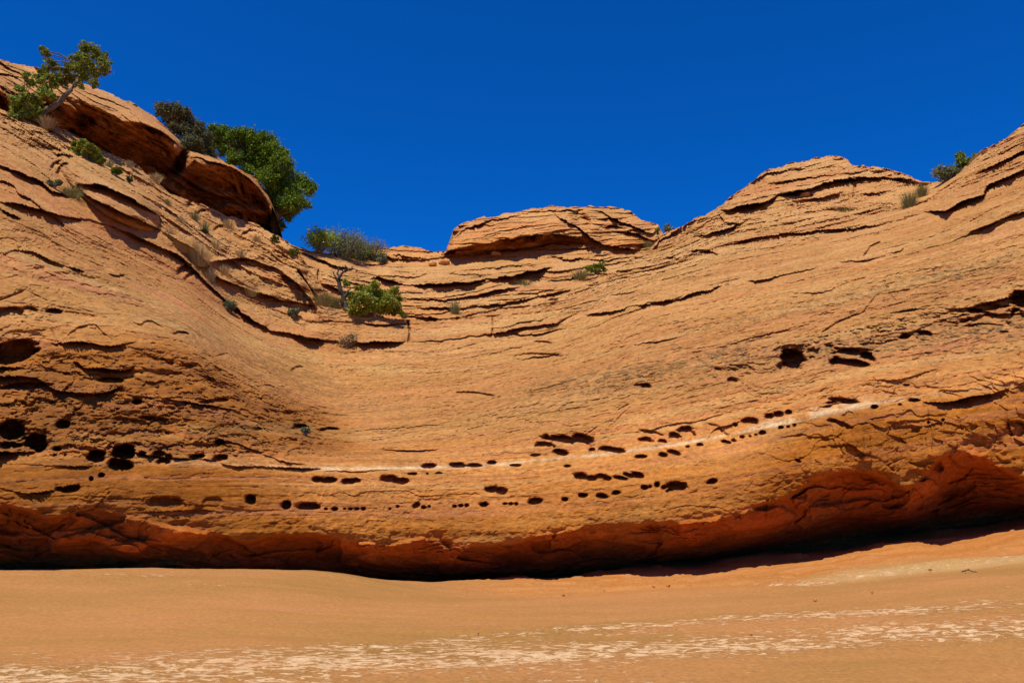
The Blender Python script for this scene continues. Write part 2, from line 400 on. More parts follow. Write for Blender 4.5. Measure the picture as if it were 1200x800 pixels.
# ------------------------------------------------------------------ traced features (each is real relief on the rock)
H = [  # x, y, rx, ry, depth, tilt   weathering pockets
 (112,535,12,9,.6,0),(145,530,14,9,.8,0),(142,545,15,9,.7,-12),(167,531,5,3,.4,0),(185,532,8,6,.5,0),(191,541,8,4,.5,0),(197,535,4,3,.4,0),
 (230,535,10,3.5,.5,5),(257,537,11,5,.5,8),(107,561,2.5,2.8,.3,0),(119,557,4,3.5,.4,0),(83,573,12,4.5,.4,8),(70,573,5,3,.3,0),
 (64,533,2,2,.2,0),(76,533,2,2,.2,0),(74,497,9,6,.5,0),(161,471,5,3.5,.5,0),(294,585,6.5,6,.5,0),(336,592,6,5.5,.5,20),
 (361,593,15,5.5,.5,-2),(382,596,2,2,.2,0),(392,596,4,3,.3,0),(373,562,7,4.5,.5,0),(385,563,11,4.5,.5,5),(302,502,5,2,.3,0),(257,518,6,4,.5,0),
 (353,501,10,4.5,.6,-5),(387,503,14,3,.5,2),(67,526,5,3,.3,0),(15,505,20,14,.6,-10),(42,518,13,11,.8,0),(12,522,14,6,.6,0),(20,412,30,13,.7,10),(8,418,18,10,.7,0),
 (560,462,24,3,.3,-6),(503,546,9.5,3.8,.5,0),(535,545,9.5,3.8,.5,0),(557,545,9,2.8,.5,0),(577,542,6.5,3,.4,0),(604,545,7,2,.3,0),(665,546,5,2.2,.3,0),
 (408,564,8,4,.5,0),(416,563,7,3,.4,0),(457,561,10,5.5,.5,0),(469,564,11,4.5,.5,0),(483,555,6,2,.3,0),(515,554,5,1.6,.2,0),(501,555,1.6,1.3,.2,0),
 (576,573,7,4.8,.5,0),(588,575,7,5.2,.5,0),(627,587,8.5,4.5,.5,5),(567,591,6,3.8,.5,0),(592,590,3,1.8,.25,0),(599,590,3,2,.25,0),(605,590,2.4,2,.25,0),
 (533,593,2.5,2,.3,0),(540,592,3,2.4,.3,0),(547,592,2.5,2.6,.3,0),(488,592,5,3.5,.3,30),(497,594,3,2.2,.3,0),(503,593,2,2,.25,0),(457,596,2,1.6,.2,0),(466,593,2.3,2,.2,0),
 (411,596,3.5,2,.25,0),(418,596,4,2.4,.25,0),(426,596,3,2.6,.3,0),(404,596,1.6,1.4,.2,0),(662,585,3.6,2.8,.4,0),(683,580,5.5,3.2,.4,0),(705,581,7,3.6,.45,-8),(722,577,5,3,.4,0),
 (680,558,9,5.5,.55,0),(693,560,7,4,.5,0),(705,558,8,3.4,.45,0),(711,561,5,4.5,.45,0),(728,560,8,3,.4,-8),(747,557,8,4.5,.5,-10),(737,557,8,3,.4,-20),
 (752,535,8,2.6,.4,0),(777,533,6,4,.45,-5),(789,530,8,3.4,.4,-15),(755,571,5,3.4,.4,0),(762,570,2.4,2.6,.3,0),(770,568,4,4.4,.4,0),(778,571,4,3.4,.4,0),(792,570,12,6,.55,-4),(785,575,6,3,.4,0),
 (666,517,30,7,.7,-9),(640,523,14,6,.5,-5),(656,530,11,5,.7,-10),(682,514,14,6,.8,-15),(717,527,16,4,.55,-8),(694,527,3.4,3.4,.4,30),(628,533,7,2,.25,0),
 (757,516,10,4.5,.4,-10),(776,517,5,3,.35,-10),(791,512,8,6,.5,-20),(804,506,12,7,.5,-15),(812,510,3.4,5,.4,-20),(763,507,16,3,.25,-12),
 (757,453,6,4.5,.5,0),(750,451,10,2,.25,0),(927,420,16,14,1.1,0),(922,428,12,8,.9,0),(980,424,8,7,.9,0),(1000,426,20,6,.9,-8),(1016,418,10,6,.9,-25),(995,412,22,5,.45,-8),
 (952,419,3.2,2.5,.3,0),(858,446,6,4,.3,0),(842,435,7,4,.15,-30),(1061,394,6,4,.5,0),(1084,392,11,5,.5,-8),(987,469,18,3.6,.5,-8),(975,472,7,2.5,.4,0),(1025,477,4,3,.4,0),
 (1055,474,2,1.6,.2,0),(1072,469,7,2.2,.4,0),(1062,451,4,1.5,.25,0),(984,497,15,4,.3,-18),(924,483,3.6,3.2,.4,0),(902,488,6,4.5,.5,0),(912,486,6,4.5,.5,0),(879,494,10,5,.5,-8),(862,498,2.2,2,.25,0),
 (915,501,3.4,2.4,.35,0),(924,500,2,1.6,.2,0),(931,498,2.2,2.2,.25,0),(893,507,4.5,3.2,.4,0),(886,509,2,1.6,.2,0),(879,511,1.8,1.6,.2,0),(870,512,2.6,2,.25,0),(860,516,3,2,.25,-20),(851,518,6,2.6,.35,-10),
 (821,521,4.4,2.4,.3,0),(806,523,2.4,1.8,.2,0),(834,564,7,3.6,.45,10),(802,569,3,4,.4,0),(936,540,4,2,.25,-30),(1105,492,1.9,1.9,.2,0),(1088,495,1.6,2,.2,0),
 (839,504,16,7,.18,-25),(1190,502,14,10,.15,0),(1142,365,10,4,.6,-8),(1154,368,6,3,.3,0),(1196,350,12,10,.7,0),(1192,368,8,8,.6,0),(1177,389,5,2,.3,0),(1129,376,6,3,.3,0),
 (827,297,15,4,.5,-8),(788,304,8,2.5,.35,-8),(815,300,8,3,.4,0),(637,401,12,2,.3,-4),(632,418,32,4.5,.25,-3),(215,316,12,5,.6,38),(222,323,8,3,.4,40),
 (67,193,10,4,.5,35),(73,198,8,5,.7,50),(194,589,24,8,.16,0),(213,592,6,5,.1,0),(250,589,13,7,.10,0),(64,365,10,4,.5,0),(35,365,12,6,.25,0),(12,368,20,9,.3,0),
 (30,452,34,4,.4,4),(130,446,16,4,.4,-2),(250,470,20,3,.35,5),(173,489,9,2,.2,0),(212,391,9,3,.3,0),(348,432,8,3,.3,18),(260,417,9,3,.15,10),(225,240,8,5,.5,20),(235,249,7,3,.4,20),(258,267,8,3,.4,20),(290,273,8,2.5,.4,25)]

L = [  # points, A, R, hup, hdn
 ([(246,308),(265,304),(283,303),(303,307),(320,313),(337,323),(350,334),(362,348),(372,362)],.45,1.1,12,20),
 ([(90,216),(100,215),(120,218),(144,228),(170,242),(186,252),(194,266)],.3,.75,8,11),
 ([(60,178),(66,181),(75,181),(88,184)],.15,.4,4,6),
 ([(-60,165),(0,193),(22,202),(49,214),(62,225),(90,231)],.35,.35,10,4),
 ([(0,238),(22,240),(75,253),(112,259),(150,272),(187,289),(213,303)],.28,.30,8,4),
 ([(0,245),(10,250),(24,256)],.1,.25,4,2),
 ([(94,221),(110,234),(124,240),(140,248),(157,255),(175,263),(189,270)],.9,.5,12,5),
 ([(133,268),(173,283),(213,302),(233,321),(253,341),(290,370),(320,387),(347,393),(370,398)],.4,.4,10,4),
 ([(190,272),(205,280),(233,297),(253,323),(283,337),(333,352),(370,358)],.8,.5,17,4),
 ([(0,300),(20,293),(37,295),(60,306),(74,311)],.2,.25,8,3),([(82,312),(90,314),(98,316)],.1,.3,3,2),([(127,320),(135,323),(145,322)],.15,.4,4,3),
 ([(77,394),(92,383),(110,379),(122,391),(133,398)],.07,.10,7,4),([(148,372),(163,380),(175,375),(192,384)],.05,.08,6,3),
 ([(-60,430),(0,441),(40,443),(67,457),(110,462),(143,454)],.22,.30,10,6),([(83,421),(100,430),(143,434),(160,425)],.2,.3,8,5),
 ([(180,467),(205,468),(233,472),(255,476),(271,481)],.22,.3,8,4),([(60,401),(90,400),(130,405),(160,400)],.15,.2,6,4),
 ([(-60,535),(0,529),(30,530),(52,529)],.3,.5,20,4),([(150,527),(200,537),(240,536),(267,545),(320,548),(350,549),(378,550)],.12,.30,10,3),
 ([(240,520),(262,516),(290,524),(330,540),(360,545)],.16,.10,9,6),
 ([(0,572),(30,577),(65,574)],.12,.12,8,3),([(-60,430),(0,431),(28,430)],.2,.4,10,3),
 ([(300,383),(325,388),(350,394),(375,397),(442,401),(478,400)],.55,.35,15,5),([(480,401),(533,397),(575,391),(608,385),(654,377),(671,370)],.40,.3,14,4),
 ([(358,377),(390,376),(425,378),(452,380),(479,380)],.10,.25,6,2),([(592,390),(625,392),(654,386),(676,384)],.16,.2,6,3),
 ([(448,526),(470,528),(514,526)],.08,.22,5,2),([(600,421),(630,419),(662,414)],.12,.1,7,6),
 ([(742,404),(770,400),(798,395)],.08,.15,5,2),([(686,369),(721,364),(742,358),(771,354),(800,346)],.22,.28,7,3),([(717,346),(735,344),(747,340)],.08,.2,3,2),
 ([(750,360),(761,353),(787,352),(810,344),(828,340),(846,335)],.26,.4,8,3.5),([(877,330),(895,328),(911,324),(937,317),(966,313)],.28,.45,8,4),
 ([(976,308),(995,306),(1012,304),(1028,302),(1039,299)],.28,.45,9,4),([(1045,296),(1055,294),(1064,288)],.15,.3,5,2),([(1128,279),(1141,270),(1155,264),(1180,255),(1202,247),(1260,230)],.40,.45,12,4),
 ([(847,289),(874,282),(911,274),(945,272),(990,268),(1020,265),(1050,259),(1080,251)],.16,.3,5,2.2),
 ([(1082,249),(1105,247),(1125,238),(1140,232),(1152,229),(1157,218),(1180,207),(1202,197),(1260,180)],.75,.45,9,4),
 ([(1054,247),(1087,234),(1100,225),(1115,214),(1128,208)],.25,.25,6,3),([(1143,204),(1160,196),(1180,186),(1202,175),(1260,140)],.45,.35,9,3),
 ([(844,247),(870,241),(892,238),(915,228),(930,224),(945,222),(975,212),(1000,209),(1027,207),(1069,212),(1091,216)],.7,.9,9,8),
 ([(875,214),(885,211),(898,205),(911,201),(925,199),(945,197)],.4,.3,6,3),([(892,221),(912,214),(930,211),(955,208),(982,204),(1010,201),(1035,199),(1060,205)],.25,.35,5,2.5),
 ([(925,230),(943,226),(955,229)],.3,.2,5,2),([(971,240),(985,237),(998,231)],.1,.2,4,2),([(1001,228),(1030,226),(1042,224),(1055,225),(1066,220)],.3,.25,6,3),([(932,250),(950,249),(963,246)],.2,.25,4,2),
 ([(765,292),(775,281),(784,275),(806,262),(832,253)],.4,.5,7,4),([(812,277),(847,270),(866,262),(881,256)],.3,.4,7,4),([(840,246),(850,260),(868,262)],.2,.3,6,4),
 ([(964,389),(982,376),(1000,370),(1012,366)],.1,.2,5,3),([(1042,366),(1060,363),(1088,361)],.08,.2,4,2),([(930,345),(960,343),(990,332),(1027,320)],.06,.1,4,2),
 ([(1082,470),(1110,470),(1140,464),(1165,460),(1184,453)],.30,.45,14,6),([(1184,455),(1202,448),(1260,440)],.3,.3,12,4),([(960,477),(985,471),(1005,466)],.15,.2,8,3),
 ([(905,410),(925,402),(942,404)],.25,.2,9,5),([(975,412),(1000,406),(1025,410)],.2,.2,8,4),([(1098,360),(1120,362),(1145,358),(1170,352),(1202,344),(1260,330)],.22,.3,9,5),
 ([(1104,379),(1130,381),(1160,378),(1180,381)],.12,.2,6,3),([(828,515),(836,503),(850,498),(868,494)],.14,.12,6,4),([(380,551),(430,552),(470,551)],.05,.05,4,2),
 ([(0,545),(60,544),(120,545)],.05,.05,4,3),([(160,600),(200,598),(262,598)],.06,.03,4,3)]
CR = [([(964,389),(982,376),(1012,366),(1027,346),(1065,340)],.10),([(1012,301),(1020,289),(1031,284)],.3),([(478,376),(480,388),(479,401)],.5),([(577,371),(577,391)],.35),
 ([(0,352),(30,340),(55,352)],.08),([(1037,330),(1043,345),(1050,352)],.08),([(725,480),(736,474)],.10),([(720,495),(730,484),(738,478)],.08),
 ([(60,618),(90,600),(110,596),(128,577)],.04),([(85,590),(98,600),(108,605)],.03),([(1140,548),(1130,560),(1112,566)],.12),([(1060,536),(1040,545),(1048,552)],.06),
 ([(895,595),(900,585),(896,610)],.05),([(700,500),(690,507),(684,512)],.08),([(770,440),(790,437),(800,430)],.06),([(812,413),(820,424),(838,420)],.07),
 ([(1088,480),(1089,497),(1094,515),(1092,530)],.04),([(1000,231),(1001,220),(1003,219)],.5),([(60,385),(68,402)],.05),([(190,420),(205,430),(222,428)],.08),([(960,585),(985,586),(990,600)],.06),
 ([(300,470),(316,485),(320,500)],.06),([(170,560),(195,562),(225,560)],.03),([(350,318),(362,335),(372,350)],.7)]

# ------------------------------------------------------------------ rock body builder
LAYERS = []
def rows_cols(x0, x1, dense0, dense1, step):
    a = np.arange(dense0, dense1 + 0.1, step)
    l = np.arange(x0, dense0 - 4, 9.0) if x0 < dense0 - 9 else np.array([])
    r = np.arange(dense1 + 9, x1 + 1, 9.0) if x1 > dense1 + 9 else np.array([])
    return np.concatenate([l, a, r])

def rock_body(name, xs, knots, R, amp=1.0, ledges=(), holes=(), cracks=(), extra=None, label=None, skyjag=1.0, strat=1.0, back=1.0):
    """knots: list of (height curve, distance curve) from top to bottom of the rock face"""
    C = len(xs)
    ky = np.stack([curve(k[0], xs) for k in knots]); kd = np.stack([curve(k[1], xs) for k in knots])
    for i in range(1, len(ky)): ky[i] = np.maximum(ky[i], ky[i - 1] + 0.5)
    kyr = ky[0].copy()
    jag = vnoise(xs * 0.11, xs * 0, xs * 0 + 3.3, 5) * 1.3 + vnoise(xs * 0.31, xs * 0, xs * 0 + 1.3, 6) * 0.9
    jag2 = np.round(vnoise(xs * 0.05, xs * 0, xs * 0 + 8.3, 7) * 2.5) * 0.9
    ky[0] = ky[0] + (jag + jag2) * skyjag
    t = np.linspace(0, 1, R)[:, None]
    PY = ky[0] + (ky[-1] - ky[0]) * t; PX = np.broadcast_to(xs, PY.shape).copy()
    ks = ky.copy(); kw = np.ones(41) / 41.0
    dn = np.interp(np.arange(xs[0], xs[-1] + 1, 1.0), xs, kyr)
    dn = np.convolve(np.pad(dn, 20, mode='edge'), kw, 'valid')
    ks[0] = np.minimum(np.interp(xs, np.arange(xs[0], xs[-1] + 1, 1.0)[:len(dn)], dn), ky[1] - 4)
    D = pchip(ks, kd, np.maximum(PY, ks[0]))
    B = P(PX, PY, D); X, Y, Z = B[..., 0], B[..., 1], B[..., 2]
    bed = bed_value(PX, PY)
    m = D / 900.0                                   # metres per pixel at that spot
    wob = fbm(X * 3, Y * 1.0, Z * 4, 3, 11).astype(float)
    wob2 = fbm(X * 1.1, Y * 0.5, Z * 0.8, 3, 13).astype(float)
    out = np.zeros_like(D)
    # broad swells, then bedding
    out += 0.28 * fbm(X / 3.5, Y / 5, Z / 3, 3, 21) * amp
    warp = 0.25 * fbm(X / 4, Y / 6, bed / 3, 3, 31)
    mask = np.clip(fbm(X / 2.2, Y / 4, bed / 1.2, 3, 41) + 0.25, 0, 1.2)
    for f, a, sd in ((0.9, .28, 1), (2.1, .12, 2), (4.6, .045, 3)):
        u = (bed + warp + 0.12 / f * fbm(X * 1.5, Y, bed, 2, 50 + sd)) * f
        cell = np.floor(u); fr = u - cell
        am = rnd1(cell, sd) ** 2 * a
        lat = np.clip(vnoise(X * 0.45 * f ** .5 + cell * 7.7, Y * 0.2, cell * 3.1, 60 + sd) * 1.7 - 0.15, 0, 1)
        if strat > 1.3: lat = 0.35 + 0.65 * lat
        out += am * lat * (1 - fr) * strat * amp
    out += 0.035 * fbm(X / 1.2, Y / 2, bed * 5, 4, 71) * amp
    pl = fbm(X * 0.7, Y * .5, Z * 1.1, 4, 77) * 3
    out += 0.05 * (np.floor(pl) + sstep(0.8, 1.0, pl - np.floor(pl))) * amp * (0.4 + 0.6 * np.clip(mask, 0, 1))
    out += 0.020 * fbm(X * 3.2, Y * 2, Z * 6, 4, 81, 0.6) * amp
    # small sharp chips
    ch = fbm(X * 2.4, Y * 1.4, bed * 8.0, 3, 88, 0.6); chm = sstep(-.1, .5, fbm(X * .5, Y * .4, bed * 1.3, 3, 89))
    out -= 0.042 * sstep(0.56, 0.66, ch + .16 * chm) * amp * min(strat, 1.3)
    ch2 = fbm(X * 5.5, Y * 3, bed * 15.0, 3, 90, 0.6)
    out -= 0.035 * sstep(0.38, 0.55, ch2 + .2 * chm) * amp
    out += 0.014 * fbm(X * 9, Y * 6, Z * 15, 3, 91, .6) * amp
    attrs = {k: np.zeros_like(D) for k in ("varnish_shade", "orange", "ochre", "red", "lichen", "pale", "yellow")}
    if extra: out = extra(PX, PY, X, Y, Z, bed, out, attrs, wob, m)
    for pts, A, Rr, hu, hd in ledges:
        r = ledge(PX, PY, wob, wob2, pts, A, Rr, hu, hd)
        if r: out[:, r[0]] += r[1]
    for pts, dp in cracks: out += crack(PX, PY, wob, pts, dp)
    hd_ = np.zeros_like(D)
    wobh = (fbm(X * 7, Y * 2.0, Z * 9, 3, 12, .6) * .8 + .5 * wob).astype(float)
    for h in holes:
        r = hole(PX, PY, wobh, *h)
        if r: hd_[:, r[0]] = np.minimum(hd_[:, r[0]], r[1])
    out += hd_
    D2 = D - out
    B = P(PX, PY, D2)
    bed_out = bed.copy()
    # the rock goes on behind its rim
    offs = np.array([(0.15, -0.01), (0.5, -0.06), (1.2, -0.25), (2.6, -0.8), (5, -2.4), (8, -6.0), (11, -13.0)]) * back
    top = B[0]; bk = []
    for oy, oz in offs[::-1]:
        q = top.copy(); q[:, 1] += oy; q[:, 2] += oz + 0.12 * oy * 0.3; bk.append(q)
    V = np.concatenate([np.stack(bk), B], 0)
    ab = {}
    for k, v in attrs.items(): ab[k] = ('POINT', np.concatenate([np.repeat(v[:1], len(bk), 0), v], 0))
    ab["bed"] = ('POINT', np.concatenate([np.repeat(bed[:1], len(bk), 0), bed_out], 0))
    me = fast_mesh(name, V.reshape(-1, 3), grid_quads(V.shape[0], C, True), ab)
    o = link(name, me, M_ROCK)
    tag(o, label=label, kind="structure")
    LAYERS.append((PX, PY, D2))
    return o

def spot(px, py, tol=2.5):
    """nearest rock surface along the sight line through (px, py)"""
    best = None
    for PX, PY, D in LAYERS:
        j = int(np.argmin(np.abs(PX[0] - px)))
        if abs(PX[0, j] - px) > 12: continue
        i = int(np.argmin(np.abs(PY[:, j] - py)))
        if abs(PY[i, j] - py) > tol: continue
        if best is None or D[i, j] < best: best = float(D[i, j])
    if best is None: best = 30.0
    return best

# ---- cliff: lower wall, left slope and right slope ------------------------------------------------
BELT = [(-600, 640), (-60, 590), (0, 592), (60, 606), (110, 598), (160, 608), (210, 618), (250, 625), (290, 637), (330, 628), (400, 631), (440, 637), (510, 632), (545, 640), (600, 636), (660, 622),
        (720, 616), (800, 611), (840, 607), (870, 600), (900, 590), (925, 580), (960, 561), (1000, 553), (1035, 562), (1060, 572), (1085, 556), (1110, 532), (1140, 530), (1165, 545), (1200, 563), (1260, 570), (1800, 560)]
def cliff_extra(PX, PY, X, Y, Z, bed, out, at, wob, m):
    belt = curve(BELT, PX[0])
    d = PY - belt + wob * 2.5
    under = sstep(-3, 4, d)
    # bedding is subdued on the smooth wall and under the overhang
    seam = curve(BEDS[1][1], PX[0])
    wallm = sstep(-40, 0, PY - seam)
    up_ = sstep(8.0, 10.0, bed)
    out = out * (1 + 1.2 * up_) + (slabs(X, Y, bed, 2.0, .28, 331) + slabs(X, Y, bed, 5.0, .10, 335)) * up_ + slabs(X, Y, bed, 1.7, .12, 341, .1) * sstep(5, 7, bed) * (1 - up_)
    out = out * (1 - 0.60 * wallm) * (1 - 0.35 * under)
    # long faint grooves on the wall
    out += 0.012 * wallm * vnoise(X * 0.3, Y * 0.3, bed * 26, 92) + 0.02 * wallm * vnoise(X * 0.2, Y * 0.2, bed * 9, 93)
    # spalled scoops below the belt
    sp = fbm(X * 0.55, Y * .4, Z * 0.8, 3, 95) * 2.5
    out += under * 0.22 * (np.floor(sp) + sstep(0.75, 1, sp - np.floor(sp)))
    sp2 = fbm(X * 1.5, Y * .9, Z * 2.4, 3, 96) * 2.2
    out += under * 0.07 * (np.floor(sp2) + sstep(0.8, 1, sp2 - np.floor(sp2)))
    wx = .25 * fbm(X * 1.2, Y, Z * 1.2, 3, 98); wz = .18 * fbm(X * 1.2, Y + 9, Z * 1.2, 3, 99)
    out += under * .75 * (facets(X, Z, 5, 90, -14, 14, -.8, 2.2, .13, .28, wx, wz) + .5 * facets(X, Z, 6, 260, -14, 14, -.8, 2.2, .08, .30, wx, wz) * sstep(300, 100, PX))
    out += wallm * (1 - under) * sstep(860, 980, PX) * .6 * facets(X, Z, 8, 150, 4, 14, .5, 4.5, .07, .16, wx, wz)
    # hanging lumps along the shaded lip on the middle of the wall
    base = curve(BEDS[0][1], PX[0])
    lip = sstep(28, 6, base - PY) * sstep(430, 500, PX) * sstep(900, 760, PX)
    out += lip * 0.25 * np.clip(fbm(X * 1.6 + Z * 1.5, Y * .2, Z * 3, 3, 97), -0.6, 1)
    # crumbling, pocked rock on the left of the bowl
    env = sstep(405, 425, PY) * sstep(548, 520, PY) * sstep(450, 360, PX) * sstep(-80, -20, PX)
    env *= sstep(0, 60, PY - np.interp(PX[0], [0, 200, 300, 380, 450], [350, 350, 405, 445, 480]))
    out = out * (1 - .6 * env)
    n1 = fbm(X * 1.7, Y * 1.2, Z * 3.4, 4, 101, 0.6); n2 = fbm(X * 3.6, Y * 2.2, Z * 6.5, 4, 102, 0.6)
    out += env * (-0.10 * sstep(0.12, 0.26, n1) - 0.07 * sstep(0.12, 0.26, n2) - 0.035 * sstep(.1, .3, fbm(X * 8, Y * 4, Z * 12, 3, 106, .6)) + 0.10 * n1)
    sc_ = sstep(0.05, 0.4, fbm(X * 0.5, Y * .4, Z * 1.1, 3, 103))
    out -= env * sc_ * 0.18
    # rubbly band on the right
    bandr = np.interp(PX[0], [820, 900, 1000, 1100, 1200, 1300], [440, 420, 402, 378, 356, 340])
    er = np.exp(-((PY - bandr) / 17.0) ** 2) * sstep(800, 880, PX)
    out += er * (-0.16 * sstep(0.12, 0.30, n1) - 0.07 * sstep(0.2, 0.35, n2) + 0.06)
    out -= np.exp(-((PY - bandr - 2) / 16.0) ** 2) * sstep(1100, 1180, PX) * 0.25 * sstep(0, .4, n1)
    # smooth boulder lying along the left slope
    u = ((PX - 128) * .80 + (PY - 222) * .60) / 72; v = (-(PX - 128) * .60 + (PY - 222) * .80) / 27
    bl = np.clip(1 - u * u - v * v, 0, 1)
    out = out * (1 - .6 * (bl > 0) * bl) + 1.1 * bl ** .55
    # spall edges on the right wall
    ew = wallm * sstep(900, 980, PX) * (1 - under)
    q = fbm(X * 0.9, Y * .5, Z * 1.6, 4, 104) * 3
    out += ew * 0.06 * (np.floor(q) + sstep(0.85, 1, q - np.floor(q)))
    fringe = sstep(-50, -8, d) * (1 - under)
    out += fringe * 0.06 * fbm(X * 2.2, Y, Z * 4, 4, 105, .6)
    # colours of the beds, with shade painted in toward and under the overhang
    at["orange"][:] = sstep(-75, 0, PY - seam) * 0.85 + 0.25 * sstep(250, 0, PX) * sstep(250, 400, PY)
    at["orange"][:] = np.clip(at["orange"] + 0.35 * env + .15 * fbm(X * .3, Y * .2, Z * .5, 3, 110), 0, 1)
    at["ochre"][:] = np.clip(.85 * sstep(-92, -14, d + 9 * fbm(X * .35, Y * .2, Z * .8, 3, 111)) * .95 + wallm * (.9 * sstep(390, 250, PX) + .75 * sstep(860, 980, PX)) * sstep(-12, 14, PY - seam) + 0.85 * sstep(0, 50, PY - np.interp(PX[0], [0, 200, 300, 380, 450], [370, 370, 430, 455, 500])) * sstep(545, 515, PY) * sstep(460, 380, PX), 0, 1)  # ochre rock; its fringe also paints the wall's darkening toward the undercut
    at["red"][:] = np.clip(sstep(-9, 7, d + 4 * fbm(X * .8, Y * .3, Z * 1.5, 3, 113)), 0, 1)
    band = np.interp(PX[0], [0, 200, 300, 350, 420, 560, 650, 760, 850, 950, 1200], [420, 430, 455, 478, 492, 470, 452, 437, 418, 412, 380])
    at["varnish_shade"][:] = np.clip((.35 + .35 * sstep(450, 200, PX)) * under * sstep(0, .5, fbm(X * .4, Y * .3, Z * .5, 3, 112) + .25) + .40 * env + .30 * sstep(330, 180, PX) * wallm * (1 - under), 0, 1)  # stains; below the belt they also paint the undercut's shade darker
    at["lichen"][:] = np.clip(0.9 * np.exp(-((PY - band) / 13) ** 2) * sstep(520, 700, PX) + 0.10 * env
                              + 0.6 * np.exp(-((PY - np.interp(PX[0], [100, 300, 420, 500], [330, 420, 470, 500])) / 16) ** 2) * sstep(520, 380, PX) * sstep(80, 200, PX)
                              + 0.55 * np.exp(-((PY - np.interp(PX[0], [760, 1200], [400, 305])) / 10) ** 2) * sstep(760, 850, PX)
                              + 0.10, 0, 1)
    sw = np.interp(PX[0], [-60, 0, 100, 350, 380, 560, 700, 860, 1000, 1200], [0, .0, .1, .4, 1, .95, .8, .9, .7, .15])
    at["pale"][:] = np.exp(-(np.abs(PY - seam - np.interp(PX[0], [0, 400, 700, 1200], [0, 0, 0, 0])) / 2.2) ** 2) * sw \
        + 0.5 * np.exp(-((PY - seam + 4) / 7.0) ** 2) * sstep(860, 920, PX) * sstep(1060, 980, PX)
    yb = np.interp(PX[0], [0, 100, 150, 300, 400, 480, 600], [365, 365, 372, 400, 430, 432, 436])
    at["yellow"][:] = 0.7 * np.exp(-((PY - yb) / 4.5) ** 2) * sstep(90, 150, PX) * sstep(640, 500, PX) \
        + 0.5 * np.exp(-((PY - np.interp(PX[0], [0, 300, 520], [520, 500, 520])) / 8) ** 2) * sstep(520, 420, PX) \
        + 0.5 * np.exp(-((PY - np.interp(PX[0], [600, 1100], [440, 392]) + 14) / 4) ** 2) * sstep(560, 700, PX) * sstep(1150, 1050, PX)
    return out

TOPC = [(-600, -260), (-60, 100), (0, 128), (30, 138), (60, 147), (110, 171), (150, 188), (200, 226), (250, 246), (310, 269), (335, 281), (352, 300), (362, 315), (376, 335), (396, 352), (420, 361), (480, 376),
        (530, 375), (550, 373), (608, 362), (667, 344), (708, 325), (740, 305), (758, 294), (768, 285), (778, 274), (800, 263), (830, 250), (845, 240), (870, 223), (900, 201), (920, 193), (935, 188), (985, 185), (1000, 192), (1030, 196),
        (1060, 205), (1085, 213), (1097, 213), (1120, 200), (1145, 186), (1152, 175), (1165, 170), (1180, 163), (1200, 147), (1260, 105), (1800, -250)]
xs = rows_cols(-560, 1760, -45, 1245, 1.22)
cliff = rock_body("cliff", xs, [
    (TOPC, [(-600, 20), (0, 22.5), (150, 24), (310, 27.5), (360, 26), (420, 25.5), (480, 26), (550, 26), (667, 25.5), (768, 28), (850, 31), (950, 34), (1040, 33), (1097, 29), (1150, 26.5), (1200, 25.5), (1800, 20)]),
    ([(x, y) for x, y in BEDS[3][1]][:0] + [(-600, 0), (0, 235), (90, 275), (200, 325), (300, 378), (400, 402), (480, 404), (560, 399), (650, 384), (760, 348), (900, 314), (1000, 292), (1100, 262), (1200, 225), (1800, 0)],
     [(-600, 16), (0, 17.3), (200, 20.5), (300, 23), (400, 24), (560, 24), (760, 23.5), (1000, 23), (1200, 21.5), (1800, 17)]),
    (BEDS[2][1], [(-600, 12), (0, 13.6), (200, 15.3), (400, 18.3), (550, 19.2), (750, 18.8), (1000, 18.2), (1200, 17.4), (1800, 14)]),
    (BEDS[1][1], [(-600, 10.3), (0, 11.6), (200, 12.8), (400, 15.0), (550, 16.0), (750, 15.8), (1000, 15.2), (1200, 14.9), (1800, 12)]),
    ([(x, .62 * (y - 7) + .38 * np.interp(x, [q[0] for q in BEDS[1][1]], [q[1] for q in BEDS[1][1]])) for x, y in BELT],
     [(-600, 10.12), (0, 11.28), (200, 12.32), (400, 14.25), (550, 15.1), (750, 14.9), (1000, 14.55), (1200, 14.5)]),
    ([(x, y - 5) for x, y in BELT], [(-600, 10.1), (0, 11.2), (200, 12.2), (400, 14.0), (550, 14.8), (750, 14.6), (1000, 14.4), (1200, 14.4), (1800, 12)]),
    ([(x, (y * .45 + (668 if x < 400 else np.interp(x, [400, 500, 700, 900, 1200, 1800], [672, 682, 668, 650, 612, 560])) * .55)) for x, y in BELT],
     [(-600, 10.8), (0, 11.7), (200, 12.6), (400, 14.8), (550, 15.6), (750, 15.4), (1000, 15.3), (1200, 15.6), (1800, 13)]),
    ([(-600, 668), (0, 676), (400, 680), (500, 683), (600, 678), (700, 668), (800, 660), (900, 644), (1000, 628), (1100, 615), (1200, 601), (1800, 560)],
     [(-600, 11.8), (0, 12.5), (200, 13.7), (400, 16.0), (550, 17.2), (750, 17.2), (1000, 17.2), (1200, 17.0), (1800, 15)]),
    ([(-600, 720), (0, 730), (400, 730), (550, 712), (700, 700), (900, 678), (1200, 640), (1800, 600)],
     [(-600, 13), (0, 13.0), (200, 14.3), (400, 17.0), (550, 18.6), (750, 18.6), (1000, 18.6), (1200, 18.2), (1800, 15.5)]),
    ], 470, ledges=L, holes=H, cracks=CR, extra=cliff_extra,
    label="banded red sandstone bowl with rows of weathering pockets above a shaded undercut")

